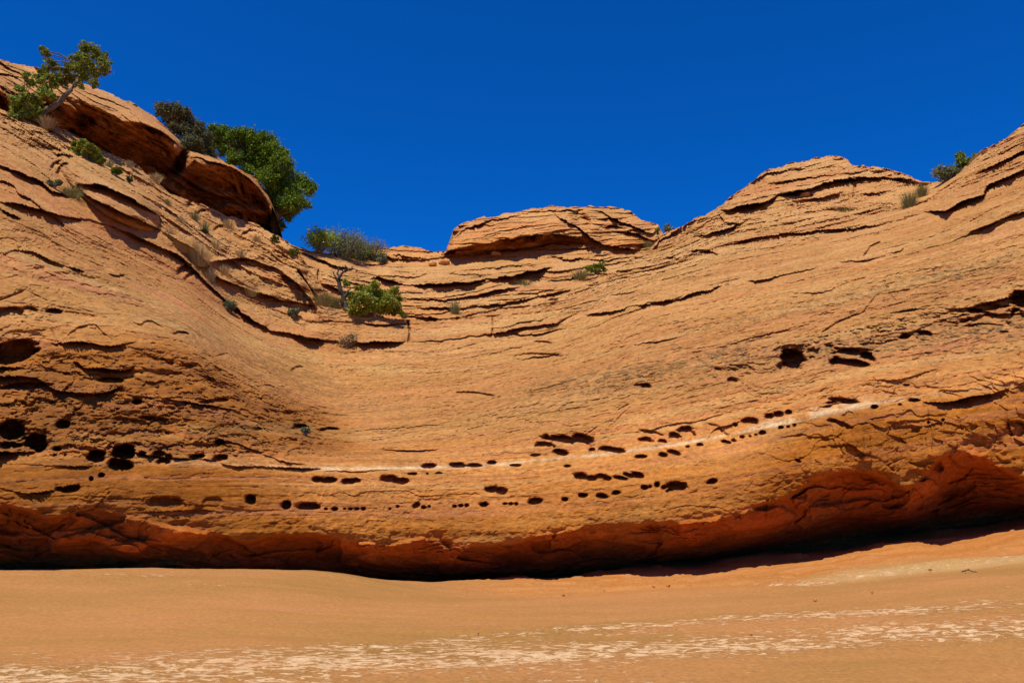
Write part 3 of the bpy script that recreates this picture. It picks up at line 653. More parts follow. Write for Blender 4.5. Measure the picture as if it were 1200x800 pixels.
# ---- terraces at the back of the bowl -------------------------------------------------------------
def back_extra(PX, PY, X, Y, Z, bed, out, at, wob, m):
    at["orange"][:] = np.clip(0.15 + .4 * fbm(X * .2, Y * .2, Z * .5, 3, 120), 0, 1)
    at["lichen"][:] = 0.25
    out = out + slabs(X, Y, bed, 2.3, .42, 301) + slabs(X, Y, bed, 5.5, .14, 305)
    return out
LT = [([(430,328),(442,325),(475,333),(508,333),(550,330),(592,324),(633,316),(650,312)],.8,.6,9,5),([(345,290),(354,296),(375,304),(400,313),(442,320)],.4,.4,7,4),
 ([(452,352),(479,349),(508,351),(550,347),(592,338),(610,336)],.4,.4,6,3),([(465,368),(490,371),(520,373),(545,372)],.5,.5,7,4),([(546,360),(592,355),(646,344),(670,338)],.3,.4,6,3),([(471,358),(500,361),(533,360),(548,363)],.3,.4,5,2.5),
 ([(571,316),(590,312),(617,310),(630,312)],.3,.3,5,2.5),([(460,298),(485,302),(500,302)],.5,.5,5,3),([(640,330),(665,326),(690,322)],.3,.3,5,3),([(380,332),(400,340),(430,345),(452,347)],.3,.5,7,5),([(385,322),(410,330),(435,334)],.3,.3,6,3),
 ([(640,300),(670,304),(700,300),(720,296)],.3,.3,4,2),([(600,345),(630,342),(655,336)],.15,.25,4,2),([(690,306),(715,304),(740,300)],.2,.3,5,3),([(488,342),(520,341),(560,337)],.15,.2,5,2),([(520,320),(560,322),(585,318)],.15,.2,5,2)]
xs = rows_cols(305, 830, 305, 830, 1.2)
rock_body("rock_terraces", xs, [
    ([(305, 268), (330, 279), (350, 289), (380, 297), (430, 293), (455, 289), (490, 291), (525, 296), (560, 296), (700, 284), (780, 286), (830, 290)], [(305, 29), (380, 32), (450, 36), (600, 36), (780, 36), (830, 36)]),
    ([(305, 300), (345, 312), (400, 322), (450, 329), (600, 324), (700, 315), (830, 305)], [(305, 28), (380, 29), (450, 31), (600, 31.5), (830, 34)]),
    ([(305, 340), (400, 356), (450, 362), (600, 358), (700, 345), (830, 330)], [(305, 27.5), (400, 27.6), (450, 28), (600, 28.5), (830, 32)]),
    ([(305, 380), (400, 392), (450, 398), (600, 392), (700, 375), (830, 350)], [(305, 27), (400, 27), (450, 27), (600, 27.2), (830, 31)]),
    ], 110, amp=1.25, ledges=LT, cracks=[([(573 - 200, 316), (372, 328)], .5), ([(418, 318), (421, 332)], .3)], extra=back_extra, strat=1.6,
    label="stepped sandstone terraces at the back of the bowl under the capped knoll")

# ---- capped knoll in the middle -------------------------------------------------------------------
def knoll_extra(PX, PY, X, Y, Z, bed, out, at, wob, m):
    at["orange"][:] = np.clip(0.30 + .3 * fbm(X * .2, Y * .2, Z * .5, 3, 130), 0, 1)
    at["red"][:] = 0.35 * sstep(270, 290, PY)
    at["lichen"][:] = 0.25 * sstep(268, 248, PY) + 0.1
    out = out + slabs(X, Y, bed, 2.6, .50, 311) + slabs(X, Y, bed, 6.0, .18, 315)
    # hollow between the two lobes
    hd = np.hypot((PX - 681 - (PY - 258) * .4) / 11, (PY - 259) / 14.0)
    return out - 1.3 * (1 - sstep(0.3, 1.2, hd + wob * .2))
LK = [([(480,311),(507,302),(539,291),(573,284),(613,277),(653,274),(684,280)],.5,1.3,10,14),
 ([(643,247),(651,251),(667,261),(683,271),(699,283),(720,289),(747,292),(768,291)],.9,.5,10,5),
 ([(722,272),(735,271),(747,273),(763,281),(772,280)],.5,.5,6,4),([(690,246),(705,249),(720,256),(736,262),(763,272),(774,272)],.5,.7,5,4),([(697,268),(715,264),(735,268)],.4,.3,6,3),
 ([(531,280),(549,266),(570,260),(587,256),(619,250),(650,247),(683,246)],.5,.5,5,2.5),([(552,281),(587,271),(600,270),(613,265),(651,262)],.15,.35,5,2.5),([(535,285),(560,279),(590,279),(620,275)],.12,.2,5,2),([(540,272),(555,266),(580,263)],.1,.3,4,2)]
xs = rows_cols(478, 782, 478, 782, 0.9)
rock_body("rock_knoll", xs, [
    ([(478, 309), (500, 304), (520, 297), (527, 283), (532, 270), (545, 262), (560, 256), (600, 248), (640, 243), (690, 241), (715, 241), (740, 250), (755, 259), (770, 263), (776, 272), (782, 284)],
     [(478, 36.5), (525, 37.5), (600, 39), (680, 40), (740, 39.5), (782, 38)]),
    ([(478, 310), (500, 304), (520, 298), (530, 285), (560, 266), (600, 258), (640, 256), (690, 254), (740, 262), (770, 274), (782, 285)],
     [(478, 36), (525, 36), (600, 36.4), (680, 37.4), (740, 37), (782, 37)]),
    ([(478, 311), (507, 302), (539, 291), (573, 284), (613, 277), (653, 274), (680, 278), (700, 284), (720, 289), (747, 290), (782, 291)],
     [(478, 35.5), (525, 34.4), (600, 34.3), (680, 35.2), (740, 35.5), (782, 36.3)]),
    ([(478, 322), (533, 312), (600, 301), (672, 296), (720, 300), (782, 304)],
     [(478, 37.5), (600, 37.6), (700, 37.8), (782, 38)]),
    ], 105, amp=1.2, ledges=LK, extra=knoll_extra, strat=1.6, back=1.0,
    label="rounded sandstone knoll with an overhanging cap in the middle of the rim")

# ---- overhanging outcrop on the upper left --------------------------------------------------------
LIP = [(-400, 40), (0, 103), (17, 112), (40, 116), (58, 112), (75, 113), (97, 119), (120, 130), (139, 140), (161, 143), (180, 150), (199, 160), (210, 172), (216, 182), (232, 185), (250, 189), (265, 193), (277, 198), (295, 212), (308, 226), (319, 242)]
def outcrop_extra(PX, PY, X, Y, Z, bed, out, at, wob, m):
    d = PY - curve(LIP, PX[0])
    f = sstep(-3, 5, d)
    at["red"][:] = f * 0.45; at["orange"][:] = 0.15 + 0.5 * f; at["varnish_shade"][:] = f * .55; at["lichen"][:] = 0.25 * (1 - f) + .12  # stain below the lip also paints the face's shade into its colour
    out = out + slabs(X, Y, bed + .10 * X, 1.4, .60, 321) + slabs(X, Y, bed + .10 * X, 3.6, .26, 325)
    # notch between the two lobes, alcoves on the shaded face
    out -= 1.6 * (1 - sstep(0.2, 1.1, np.hypot((PX - 212 + (PY - 190) * .2) / 9.5, (PY - 188) / 17) + wob * .15))
    out -= 0.9 * (1 - sstep(0.2, 1.1, np.hypot((PX - 100) / 22, (PY - 140) / 13) + wob * .3))
    out -= 0.5 * (1 - sstep(0.2, 1.1, np.hypot((PX - 84) / 5, (PY - 153) / 5) + wob * .2))
    out -= 0.6 * (1 - sstep(0.2, 1.1, np.hypot((PX - 284) / 6, (PY - 222) / 7) + wob * .2))
    out -= 0.5 * (1 - sstep(0.2, 1.1, np.hypot((PX - 298) / 7, (PY - 235) / 7) + wob * .2))
    out += f * 0.40 * fbm(X * .7, Y * .5, Z * 1.3, 4, 141, .6)
    q = fbm(X * .5, Y * .3, Z * 1.5, 3, 142) * 3
    out += f * 0.30 * (np.floor(q) + sstep(.6, 1, q - np.floor(q)))
    return out
xs = rows_cols(-400, 318, -45, 318, 1.0)
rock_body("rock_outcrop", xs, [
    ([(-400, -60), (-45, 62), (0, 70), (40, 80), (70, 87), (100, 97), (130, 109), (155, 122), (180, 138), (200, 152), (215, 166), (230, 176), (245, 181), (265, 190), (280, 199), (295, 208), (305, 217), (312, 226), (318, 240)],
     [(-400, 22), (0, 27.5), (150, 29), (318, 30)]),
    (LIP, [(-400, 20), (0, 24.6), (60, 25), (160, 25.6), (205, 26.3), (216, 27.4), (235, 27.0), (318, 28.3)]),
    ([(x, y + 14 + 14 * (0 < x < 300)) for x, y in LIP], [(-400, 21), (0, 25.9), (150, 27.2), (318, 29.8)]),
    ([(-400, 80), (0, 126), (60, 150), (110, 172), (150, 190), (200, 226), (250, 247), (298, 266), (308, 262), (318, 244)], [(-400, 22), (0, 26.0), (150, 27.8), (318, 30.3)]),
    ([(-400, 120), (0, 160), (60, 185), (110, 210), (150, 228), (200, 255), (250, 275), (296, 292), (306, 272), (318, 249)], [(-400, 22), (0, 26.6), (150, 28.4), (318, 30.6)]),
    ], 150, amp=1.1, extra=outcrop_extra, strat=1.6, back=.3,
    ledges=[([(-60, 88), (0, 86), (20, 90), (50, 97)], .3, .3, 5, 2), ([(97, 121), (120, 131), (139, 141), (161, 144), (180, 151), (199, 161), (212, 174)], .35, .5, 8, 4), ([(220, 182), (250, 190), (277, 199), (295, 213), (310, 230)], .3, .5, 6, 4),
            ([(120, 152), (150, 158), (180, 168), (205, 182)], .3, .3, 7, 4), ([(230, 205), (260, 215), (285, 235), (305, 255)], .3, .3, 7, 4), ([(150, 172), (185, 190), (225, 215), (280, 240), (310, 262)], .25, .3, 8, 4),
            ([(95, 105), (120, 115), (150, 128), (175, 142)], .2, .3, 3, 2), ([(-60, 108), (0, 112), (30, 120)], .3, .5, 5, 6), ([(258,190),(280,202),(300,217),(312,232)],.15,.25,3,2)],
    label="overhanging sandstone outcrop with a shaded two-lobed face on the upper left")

# ------------------------------------------------------------------ ground: one sheet of slickrock
GP = []
for px, py, D in [(0,800,6),(300,800,6),(600,800,6),(900,800,6),(1200,800,6),(-300,800,6),(1500,800,6),(0,740,8),(300,740,8),(600,740,8.2),(900,735,8),(1200,730,7.6),
                  (0,700,9.8),(300,700,9.8),(600,706,10.6),(900,698,10.2),(1200,680,9.6),(-200,668,11.4),(0,668,11.6),(150,667,11.8),(330,669.5,12),(400,674,12.2),(450,682,12.6),
                  (520,682,14.5),(600,679,16),(700,671,16.2),(850,655,16.5),(1000,637,16.9),(1200,610,16.6),(1000,663,13),(1200,642,12.6),(800,681,13),(650,688,13),(560,690,13),(1500,560,16),(500,699,11.5)]:
    GP.append(P(px, py, D))
for px, D, z in [(-300, 15, -.5), (0, 14.4, -.25), (150, 14.6, -.3), (330, 15, -.45), (450, 16, -.6), (0, 18, -.5), (300, 20, -.8), (600, 20, -.8), (1000, 20, .2), (1200, 20, .7), (1500, 19, 1.2)]:
    q = P(px, 560, D); q[2] = z; GP.append(q)
for x, y, z in [(-25, 5, .3), (25, 5, .3), (0, 3, 0), (-6, 3, 0), (6, 3, .02), (0, 0, 0), (-10, 0, .1), (10, 0, .1), (0, -10, 0), (-20, -12, .1), (20, -12, .1), (-30, 20, 0), (32, 20, 1)]:
    GP.append(np.array([x, y, z], float))
GP = np.array(GP)
def tps_k(r2): return np.where(r2 > 1e-9, 0.5 * r2 * np.log(np.maximum(r2, 1e-9)), 0)
N = len(GP); K = tps_k(((GP[:, None, :2] - GP[None, :, :2]) ** 2).sum(-1)) + np.eye(N) * 0.02
A = np.zeros((N + 3, N + 3)); A[:N, :N] = K; A[:N, N] = 1; A[:N, N + 1:] = GP[:, :2]; A[N, :N] = 1; A[N + 1:, :N] = GP[:, :2].T
sol = np.linalg.solve(A, np.concatenate([GP[:, 2], [0, 0, 0]]))
def ground_z(x, y):
    z = sol[N] + sol[N + 1] * x + sol[N + 2] * y
    for i in range(N): z = z + sol[i] * tps_k((x - GP[i, 0]) ** 2 + (y - GP[i, 1]) ** 2)
    r = np.hypot(x, y); w = sstep(30, 20, r)
    return z * w
ang = np.concatenate([np.arange(-180, -40, 4.0), np.arange(-40, 40.01, 0.075), np.arange(44, 180.1, 4.0)])
dist = np.concatenate([[0.05, 0.8, 1.8, 3.0, 4.0], 1 / np.linspace(1 / 4.8, 1 / 19.0, 340), [20, 22, 26, 32, 42, 60, 90, 140, 240]])
AA, DD = np.meshgrid(np.radians(ang), dist)
rr = DD / np.maximum(np.cos(AA), 0.75)
GX, GY = np.sin(AA) * rr, np.cos(AA) * rr
GZ = ground_z(GX, GY)
# sight angles, only used to read off where the photographed crust bands lie on the ground
depth = np.maximum(GY, 0.5) * CP + (GZ - 1.6) * SP
gpx = 600 + FPX * GX / np.maximum(depth, .3); gpy = 400 - FPX * ((GZ - 1.6) * CP - np.maximum(GY, .5) * SP) / np.maximum(depth, .3)
vis = (GY > 2)
GZ += 0.030 * fbm(GX * .45, GY * .8, GX * 0, 4, 201) + 0.009 * fbm(GX * 1.6, GY * 4.5, GX * 0, 5, 202, .6)
lay = (GZ * 14 + 0.8 * fbm(GX * .35, GY * .5, GX * 0, 3, 203) + GY * .8)
steps = (lay - np.floor(lay))
lm = sstep(.0, .5, fbm(GX * .3, GY * .6, GX * 0, 3, 204))
layr = sstep(940, 1060, gpx) * sstep(752, 775, gpy) * vis
GZ += 0.018 * (1 - steps) * (0.12 * lm + layr)
redm = np.clip(sstep(40, 10, gpy - np.interp(gpx, [0, 520, 700, 900, 1050, 1200], [600, 668, 672, 662, 640, 625])) * sstep(480, 620, gpx), 0, 1) * vis
pl = fbm(GX * 1.1, GY * 1.1, GX * 0, 4, 205) * 2.5
GZ += redm * (0.035 * (np.floor(pl) + sstep(.7, 1, pl - np.floor(pl))) + .012 * fbm(GX * 3, GY * 3, GX * 0, 3, 206))
b1 = np.interp(gpx, [-200, 0, 200, 420, 600, 800, 1000, 1200, 1400], [800, 790, 783, 770, 767, 758, 748, 735, 725])
b2 = np.interp(gpx, [-200, 0, 450, 600, 750, 900, 1100, 1200, 1400], [770, 768, 755, 742, 733, 724, 714, 708, 700])
b3 = np.interp(gpx, [800, 950, 1200], [695, 680, 652])
pale = 0.95 * np.exp(-((gpy - b1) / 15) ** 2) * np.interp(gpx, [0, 300, 500, 1400], [.75, .8, 1, 1]) + .7 * np.exp(-((gpy - b2) / 6) ** 2) * np.interp(gpx, [0, 350, 700, 1400], [.3, .5, 1, .9]) \
    + .65 * np.exp(-((gpy - b3) / 6) ** 2) * sstep(840, 900, gpx) + .5 * np.exp(-((gpy - 673) / 5) ** 2) * sstep(330, 150, gpx) * sstep(0, 60, gpx) + .5 * np.exp(-((gpy - 686) / 5) ** 2) * np.exp(-((gpx - 230) / 60) ** 2) + .5 * sstep(770, 800, gpy) * sstep(1000, 700, gpx) + 0.12
pale = np.where(vis & (gpy < 1000), pale, .2)
GZ += 0.012 * np.clip(fbm(GX * 3.5, GY * 6, GX * 0, 4, 207, .6), 0, 1) * np.clip(pale, 0, 1)
yel = .8 * np.exp(-((gpy - np.interp(gpx, [850, 1050, 1200], [690, 668, 655])) / 5) ** 2) * sstep(900, 1010, gpx) * vis
verts = np.stack([GX, GY, GZ], -1)
me = fast_mesh("ground", verts.reshape(-1, 3), grid_quads(*GX.shape, True),
               {"red": ('POINT', redm * .9), "pale": ('POINT', np.clip(pale, 0, 1)), "yellow": ('POINT', yel)}, smooth=True)
ground = link("ground", me, M_GROUND)
tag(ground, "smooth tan slickrock floor with broken white mineral crust in front of the cliff", kind="structure")

# ------------------------------------------------------------------ plant builders
rng = np.random.default_rng(7)
def tube_geo(pts, radii, seg=6):
    pts = np.asarray(pts, float); n = len(pts); V = []; F = []
    tan = np.gradient(pts, axis=0); up = np.array([0.31, 0.27, 0.91])
    for i in range(n):
        t = tan[i] / (np.linalg.norm(tan[i]) + 1e-9); a = np.cross(t, up)
        if np.linalg.norm(a) < .1: a = np.cross(t, [1, 0, 0])
        a /= np.linalg.norm(a); b = np.cross(t, a)
        for k in range(seg):
            th = 2 * math.pi * k / seg; V.append(pts[i] + radii[i] * (a * math.cos(th) + b * math.sin(th)))
    for i in range(n - 1):
        for k in range(seg):
            F.append((i * seg + k, i * seg + (k + 1) % seg, (i + 1) * seg + (k + 1) % seg, (i + 1) * seg + k))
    return V, F

class Tubes:
    def __init__(s): s.V = []; s.F = []
    def add(s, pts, r0, r1, seg=5, wob=0.0, sub=4):
        pts = np.asarray(pts, float); q = np.linspace(0, len(pts) - 1, (len(pts) - 1) * sub + 1)
        pts = np.stack([pchip(np.arange(len(pts), dtype=float), pts[:, k], q) for k in range(3)], -1)
        if wob: pts[1:-1] += rng.normal(0, wob, (len(pts) - 2, 3))
        v, f = tube_geo(pts, np.linspace(r0, r1, len(pts)), seg); o = len(s.V)
        s.V += v; s.F += [tuple(i + o for i in a) for a in f]
        return pts
    def build(s, name, mat, parent):
        V = np.array(s.V) - np.array(parent.location)
        return link(name, fast_mesh(name, V, np.array(s.F), smooth=True), mat, parent)

def leaves(name, mat, parent, centres, radii, n, size, elong=1.4, flat=0.85, sub=14, tint=None, tight=0.33):
    """many small leaf faces gathered in tufts through each clump"""
    centres = np.asarray(centres, float); radii = np.asarray(radii, float)
    w = radii ** 2.2; w = w / w.sum(); Vs = []; T = []
    for c, r, ww in zip(centres, radii, w):
        k = max(8, int(n * ww)); ns = max(4, int(sub * (r / radii.mean()) ** 1.5))
        d = rng.normal(0, 1, (ns, 3)); d /= np.linalg.norm(d, axis=1)[:, None]
        sc_ = c + d * (r * rng.uniform(0.25, 0.95, (ns, 1)) ** 0.7) * np.array([1, 1, flat])
        idx = rng.integers(0, ns, k); tt = rng.uniform(-.22, .22, ns)
        p = sc_[idx] + rng.normal(0, r * tight * .62, (k, 3)) * np.array([1, 1, flat])
        Vs.append(p); T.append(np.clip((0.5 if tint is None else tint) + tt[idx] + rng.normal(0, .16, k), 0, 1))
    p = np.concatenate(Vs); t = np.concatenate(T); k = len(p)
    a = rng.normal(0, 1, (k, 3)); a /= np.linalg.norm(a, axis=1)[:, None]
    b = np.cross(a, rng.normal(0, 1, (k, 3))); b /= np.linalg.norm(b, axis=1)[:, None]
    s = size * rng.uniform(.6, 1.3, (k, 1)); a = a * s * elong * .5; b = b * s * .5
    V = np.stack([p - a, p + b - a * .1, p + a, p - b + a * .1], 1).reshape(-1, 3) - np.array(parent.location)
    F = np.arange(k * 4).reshape(-1, 4)
    return link(name, fast_mesh(name, V, F, {"tint": ('FACE', t)}), mat, parent)

def empty(name, loc, label, cat, group=None):
    o = bpy.data.objects.new(name, None); COL.objects.link(o); o.location = [float(v) for v in loc]
    o.empty_display_size = .2
    return tag(o, label, cat, group)

def pix_clumps(lst, D, spread):
    c = []; r = []
    for x, y, rp in lst:
        dd = D + rng.uniform(-spread, spread); c.append(P(x, y, dd)); r.append(rp * dd / 900.)
    return np.array(c), np.array(r)

def tree(name, label, cat, base, D, trunk, clumps, leafmat, n, size, spread, r0, barkmat=M_BARK, tint=None, twigs=3, sub=14, tight=.33, group=None, elong=1.4):
    b = P(base[0], base[1], D + .1)
    root = empty(name, b, label, cat, group)
    tb = Tubes(); tp = [P(x, y, D + dz) for x, y, dz in trunk]
    tp = tb.add([b - np.array([0, -.05, .25])] + tp, r0, r0 * .45, 8, r0 * .12)
    tb.build("trunk", barkmat, root)
    c, r = pix_clumps(clumps, D, spread)
    r = r * .92; br = Tubes()
    for ci, ri in zip(c, r):
        j = int(np.argmin(np.linalg.norm(tp - ci, axis=1) + 0.6 * np.arange(len(tp))[::-1] / len(tp)))
        st = tp[j]; mid = (st + ci) / 2 + rng.normal(0, .08, 3) * np.linalg.norm(ci - st)
        br.add([st, mid, ci], r0 * .33, r0 * .1, 5, .02)
        for _ in range(twigs):
            e = ci + rng.normal(0, .55, 3) * ri; br.add([mid * .4 + ci * .6, (ci + e) / 2, e], r0 * .12, r0 * .04, 4, .015, 2)
    br.build("branch", barkmat, root)
    d = rng.normal(0, 1, (len(c) * 2, 3)); d /= np.linalg.norm(d, axis=1)[:, None]
    cc = np.repeat(c, 2, 0); rr2 = np.repeat(r, 2)
    c = np.concatenate([c, cc + d * rr2[:, None] * rng.uniform(.9, 1.35, (len(cc), 1))]); r = np.concatenate([r, rr2 * rng.uniform(.25, .5, len(cc))])
    leaves("crown", leafmat, root, c, r, n, size, tint=tint, sub=sub, tight=tight, elong=elong)
    return root

def shrub(name, label, cat, px, py, w, h, leafmat, n, size, stems=14, twigmat=M_TWIG, D=None, tint=None, stemout=1.0, tight=.3, group=None):
    """px,py is the foot; w,h in pixels of the photograph at its distance"""
    if D is None: D = spot(px, py)
    b = P(px, py, D); s = D / 900.; W, Hh = w * s, h * s
    root = empty(name, b, label, cat, group)
    tb = Tubes(); c = []; r = []
    for i in range(stems):
        a = rng.uniform(0, 2 * math.pi); u = rng.uniform(.15, 1) ** .7
        e = b + np.array([math.cos(a) * W * .46 * u, math.sin(a) * W * .30 * u, Hh * (.95 - .45 * u * u) * rng.uniform(.7, 1.0)])
        m_ = b + (e - b) * .5 + np.array([0, 0, -.06 * Hh]) * rng.uniform(-.5, 1, 1)
        tb.add([b - np.array([0, 0, .06]), m_, b + (e - b) * stemout], max(.010, W * .012), .005, 4, .012 * W, 3)
        c.append(b + (e - b) * rng.uniform(.7, .97)); r.append(Hh * rng.uniform(.14, .26))
        if i % 2: c.append(b + (e - b) * rng.uniform(.3, .6)); r.append(Hh * rng.uniform(.12, .2))
    tb.build("stem", twigmat, root)
    leaves("foliage", leafmat, root, c, r, n, size, sub=8, tint=tint, tight=tight)
    return root

def tuft(label, px, py, w, h, mat, n=190, lean=(0, 0), D=None, name="grass_tuft", cat="grass", group=None, width=.011):
    if D is None: D = spot(px, py)
    b = P(px, py, D); s = D / 900.; W, Hh = w * s * .62, h * s * 1.15; n = int(n * 1.5)
    V = []; T = []
    for i in range(n):
        a = rng.uniform(0, 2 * math.pi); u = rng.uniform(0, 1) ** .6
        f = np.array([math.cos(a) * W * u * .45, math.sin(a) * W * u * .35, -.03])
        tip = f + np.array([math.cos(a) * W * u * .8 + lean[0] * Hh, math.sin(a) * W * u * .6, Hh * rng.uniform(.55, 1.05) * (1 - .35 * u)])
        mid = (f + tip) / 2 + np.array([0, 0, .16 * Hh])
        sd = np.array([math.cos(a + 1.57), math.sin(a + 1.57) * .4, 0]) * width * s * 33
        V += [f - sd * .5, f + sd * .5, mid + sd * .45, mid - sd * .45, mid - sd * .45, mid + sd * .45, tip + sd * .1, tip - sd * .1]
        t = np.clip(rng.normal(.5, .22), 0, 1); T += [t * .8, t]
    V = np.array(V); me = fast_mesh(name, V, np.arange(len(V)).reshape(-1, 4), {"tint": ('FACE', np.array(T))})
    o = link(name, me, mat); o.location = [float(v) for v in b]
    return tag(o, label, cat, group)

# ------------------------------------------------------------------ trees on the upper left
D1 = spot(42, 140) + .3
tree("juniper_tree", "twisted juniper leaning right above the upper left outcrop with a bare grey trunk", "tree", (40, 143), D1,
     [(52, 131, 0), (66, 123, .1), (80, 108, .1), (92, 95, .2), (97, 82, .2)],
     [(118,66,8),(108,58,8),(98,56,7),(122,80,8),(112,86,8),(104,74,9),(92,68,8),(126,76,5),(100,88,8),(88,80,8),(82,92,8),(53,62,6),(58,72,6),(50,58,4),(64,80,7),(68,90,8),(58,92,7),(76,84,5),(52,84,6),(46,90,6),(78,75,4),(110,97,6),(95,100,5),(100,64,6),(118,70,5),(62,100,6),(74,98,5)],
     M_JUN, 9500, .052, .5, .11, sub=8, tight=.5)
tree("shrub_tree", "pale yellow green leafy bush at the foot of the leaning juniper", "bush", (27, 143), D1 - .5,
     [(27, 132, 0), (27, 118, 0)],
     [(20,130,7),(28,135,7),(38,130,8),(18,118,6),(30,115,6),(42,118,7),(50,110,6),(24,104,5),(36,98,5),(55,104,5),(44,132,6),(60,112,5),(30,88,4),(14,138,5),(22,124,6),(48,95,5)],
     M_LIME, 4200, .065, .3, .05, sub=7, tight=.6, tint=.35)
tree("shrub_tree", "dark grey green round shrub tree leaning over the outcrop rim left of the big tree", "tree", (226, 182), 28.6,
     [(222, 165, 0), (212, 150, .2), (205, 138, .2)],
     [(192,129,9),(205,128,9),(199,140,10),(213,137,10),(222,145,11),(230,155,11),(214,152,11),(224,166,11),(236,168,10),(205,150,8),(240,180,10),(230,180,10),(244,160,6),(218,132,7),(188,124,6),(234,148,6),(222,176,8),(248,184,8)],
     M_GREY, 20000, .058, .6, .14, sub=16, tight=.5)
tree("pinyon_tree", "large dense green tree spilling down to the right behind the outcrop lobe", "tree", (322, 268), 30.5,
     [(322, 255, 0), (320, 238, .2), (312, 215, .4), (298, 192, .5)],
     [(252,154,9),(262,156,10),(275,160,11),(288,160,12),(300,164,12),(312,166,12),(320,176,11),(258,166,8),(270,172,11),(285,174,13),(300,178,13),(315,185,12),(330,184,9),(336,190,8),
      (276,186,8),(292,190,11),(308,196,13),(324,200,13),(338,203,10),(350,212,11),(360,217,9),(364,226,6),(345,224,12),(330,215,13),(314,210,12),(322,226,13),(336,236,12),(350,236,10),(357,240,7),(334,248,10),
      (322,244,11),(318,254,9),(326,262,7),(338,256,6),(316,262,6),(329,269,4),(344,247,7),(303,205,8),(250,166,8),(262,176,9),(275,184,9),(246,174,7),(270,192,7),(290,200,9),(242,158,6),(248,150,5),(262,150,5),(318,166,8),(332,178,6)],
     M_PIN, 62000, .056, .9, .20, sub=16, tight=.52)
tree("pinyon_tree", "small bright green bush sitting on the smooth boulder under the outcrop", "bush", (104, 192), spot(104, 186),
     [(103, 186, 0)], [(88,170,6),(97,168,6),(93,176,6),(104,172,7),(110,178,7),(102,181,7),(114,185,6),(119,188,4),(86,176,4)], M_JUN, 3600, .065, .25, .05, sub=8, tight=.36, tint=.55)

# ------------------------------------------------------------------ shrubs of the back terraces
shrub("desert_shrub", "bright lime topped shrub at the left end of the skyline thicket", "shrub", 376, 296, 46, 34, M_LIME, 3000, .055, 26, tight=.7, stemout=1.15, D=spot(376, 296), tint=.6)
shrub("desert_shrub", "tall twiggy grey green shrub in the middle of the skyline thicket", "shrub", 402, 304, 62, 40, M_SAGE, 4200, .05, 60, tight=.8, stemout=1.3, D=spot(402, 302) - .2, tint=.35)
shrub("desert_shrub", "green leaved twiggy shrub on the right of the skyline thicket", "shrub", 420, 307, 44, 36, M_LIME, 2200, .05, 40, tight=.8, stemout=1.3, D=spot(418, 304), tint=.2)
shrub("desert_shrub", "low brown twiggy shrub at the right end of the skyline thicket", "shrub", 438, 309, 36, 34, M_DGRASS, 1300, .05, 44, tight=.8, stemout=1.3, D=spot(436, 305), tint=.3)
shrub("desert_shrub", "small grey green shrub beside the brown twigs on the terrace edge", "shrub", 447, 311, 18, 18, M_SAGE, 700, .06, 12, D=spot(447, 309), tint=.3)
Db = spot(438, 368)
tree("shrub_tree", "bushy green shrub on the terrace right of the dead snag", "bush", (440, 368), Db - .2, [(438, 358, 0), (436, 350, 0)],
     [(416,358,8),(424,348,8),(434,342,8),(446,346,8),(456,352,8),(462,340,5),(434,356,9),(448,360,9),(462,361,7),(468,350,4),(410,346,5),(420,338,4),(440,334,5),(426,364,6),(414,366,5),(470,366,4)],
     M_JUN, 11000, .058, .5, .06, M_TWIG, sub=10, tight=.6, tint=.62)
def snag(label, px, py, D, segs, r):
    b = P(px, py, D); root = empty("dead_snag", b, label, "dead tree")
    tb = Tubes()
    tb.add([P(x, y, D) for x, y in segs[0]], r, r * .5, 6, r * .2); tb.build("trunk", M_DEAD, root)
    tb = Tubes()
    for s in segs[1:]: tb.add([P(x, y, D + rng.uniform(-.1, .1)) for x, y in s], r * .45, r * .12, 5, r * .15)
    tb.build("branch", M_DEAD, root)
snag("bare dark dead snag standing left of the bushy terrace shrub", 405, 362, Db - .3,
     [[(405, 364), (403, 350), (399, 338), (397, 326)], [(397, 328), (401, 320), (406, 315), (405, 311)], [(399, 332), (394, 327), (390, 318)], [(404, 318), (410, 316), (413, 312)], [(403, 348), (408, 342), (411, 338)], [(397, 326), (396, 318), (399, 312)]], .11)
shrub("desert_shrub", "little fresh green shrub behind the dead snag", "shrub", 404, 336, 12, 10, M_LIME, 500, .06, 8, D=Db + .4, tint=.5)

tuft("wide pale straw tuft left of the dead snag under the dark hollow", 380, 358, 34, 18, M_DGRASS, 300)
tuft("second pale green straw tuft just left of the dead snag", 394, 360, 18, 15, M_DGRASS, 150)
shrub("sage_bush", "round grey sage bush on the ledge below the rock nose", "sagebrush", 345, 372, 24, 14, M_SAGE, 1500, .05, 14, tint=.35)
tuft("yellowish low tuft under the ledge below the grey sage bush", 358, 398, 26, 14, M_DGRASS, 200)
shrub("desert_shrub", "dry brown seed headed shrub in front of the shaded ledge", "shrub", 408, 407, 28, 20, M_STRAW, 500, .05, 30, M_STRAW and M_TWIG, stemout=1.1, tint=.3)
tuft("large straw grass tuft in the gully on the left slope", 232, 312, 40, 36, M_STRAW, 420, lean=(-.15, 0))
tuft("long straw tuft above the large gully tuft", 214, 296, 24, 24, M_STRAW, 220, lean=(-.1, 0))
tuft("straw tuft at the upper end of the gully beside the boulder nose", 200, 280, 20, 18, M_STRAW, 160, lean=(-.1, 0))
tuft("pale straw tuft at the foot of the outcrop's shaded face", 182, 214, 18, 14, M_STRAW, 180)
tuft("straw tuft hanging under the leaning juniper's trunk", 56, 150, 24, 17, M_STRAW, 240)
tuft("green tinged tuft on the slope right of the boulder", 196, 241, 12, 11, M_DGRASS, 90)
tuft("thin upright tuft on the slope below the outcrop", 240, 272, 16, 16, M_DGRASS, 110)
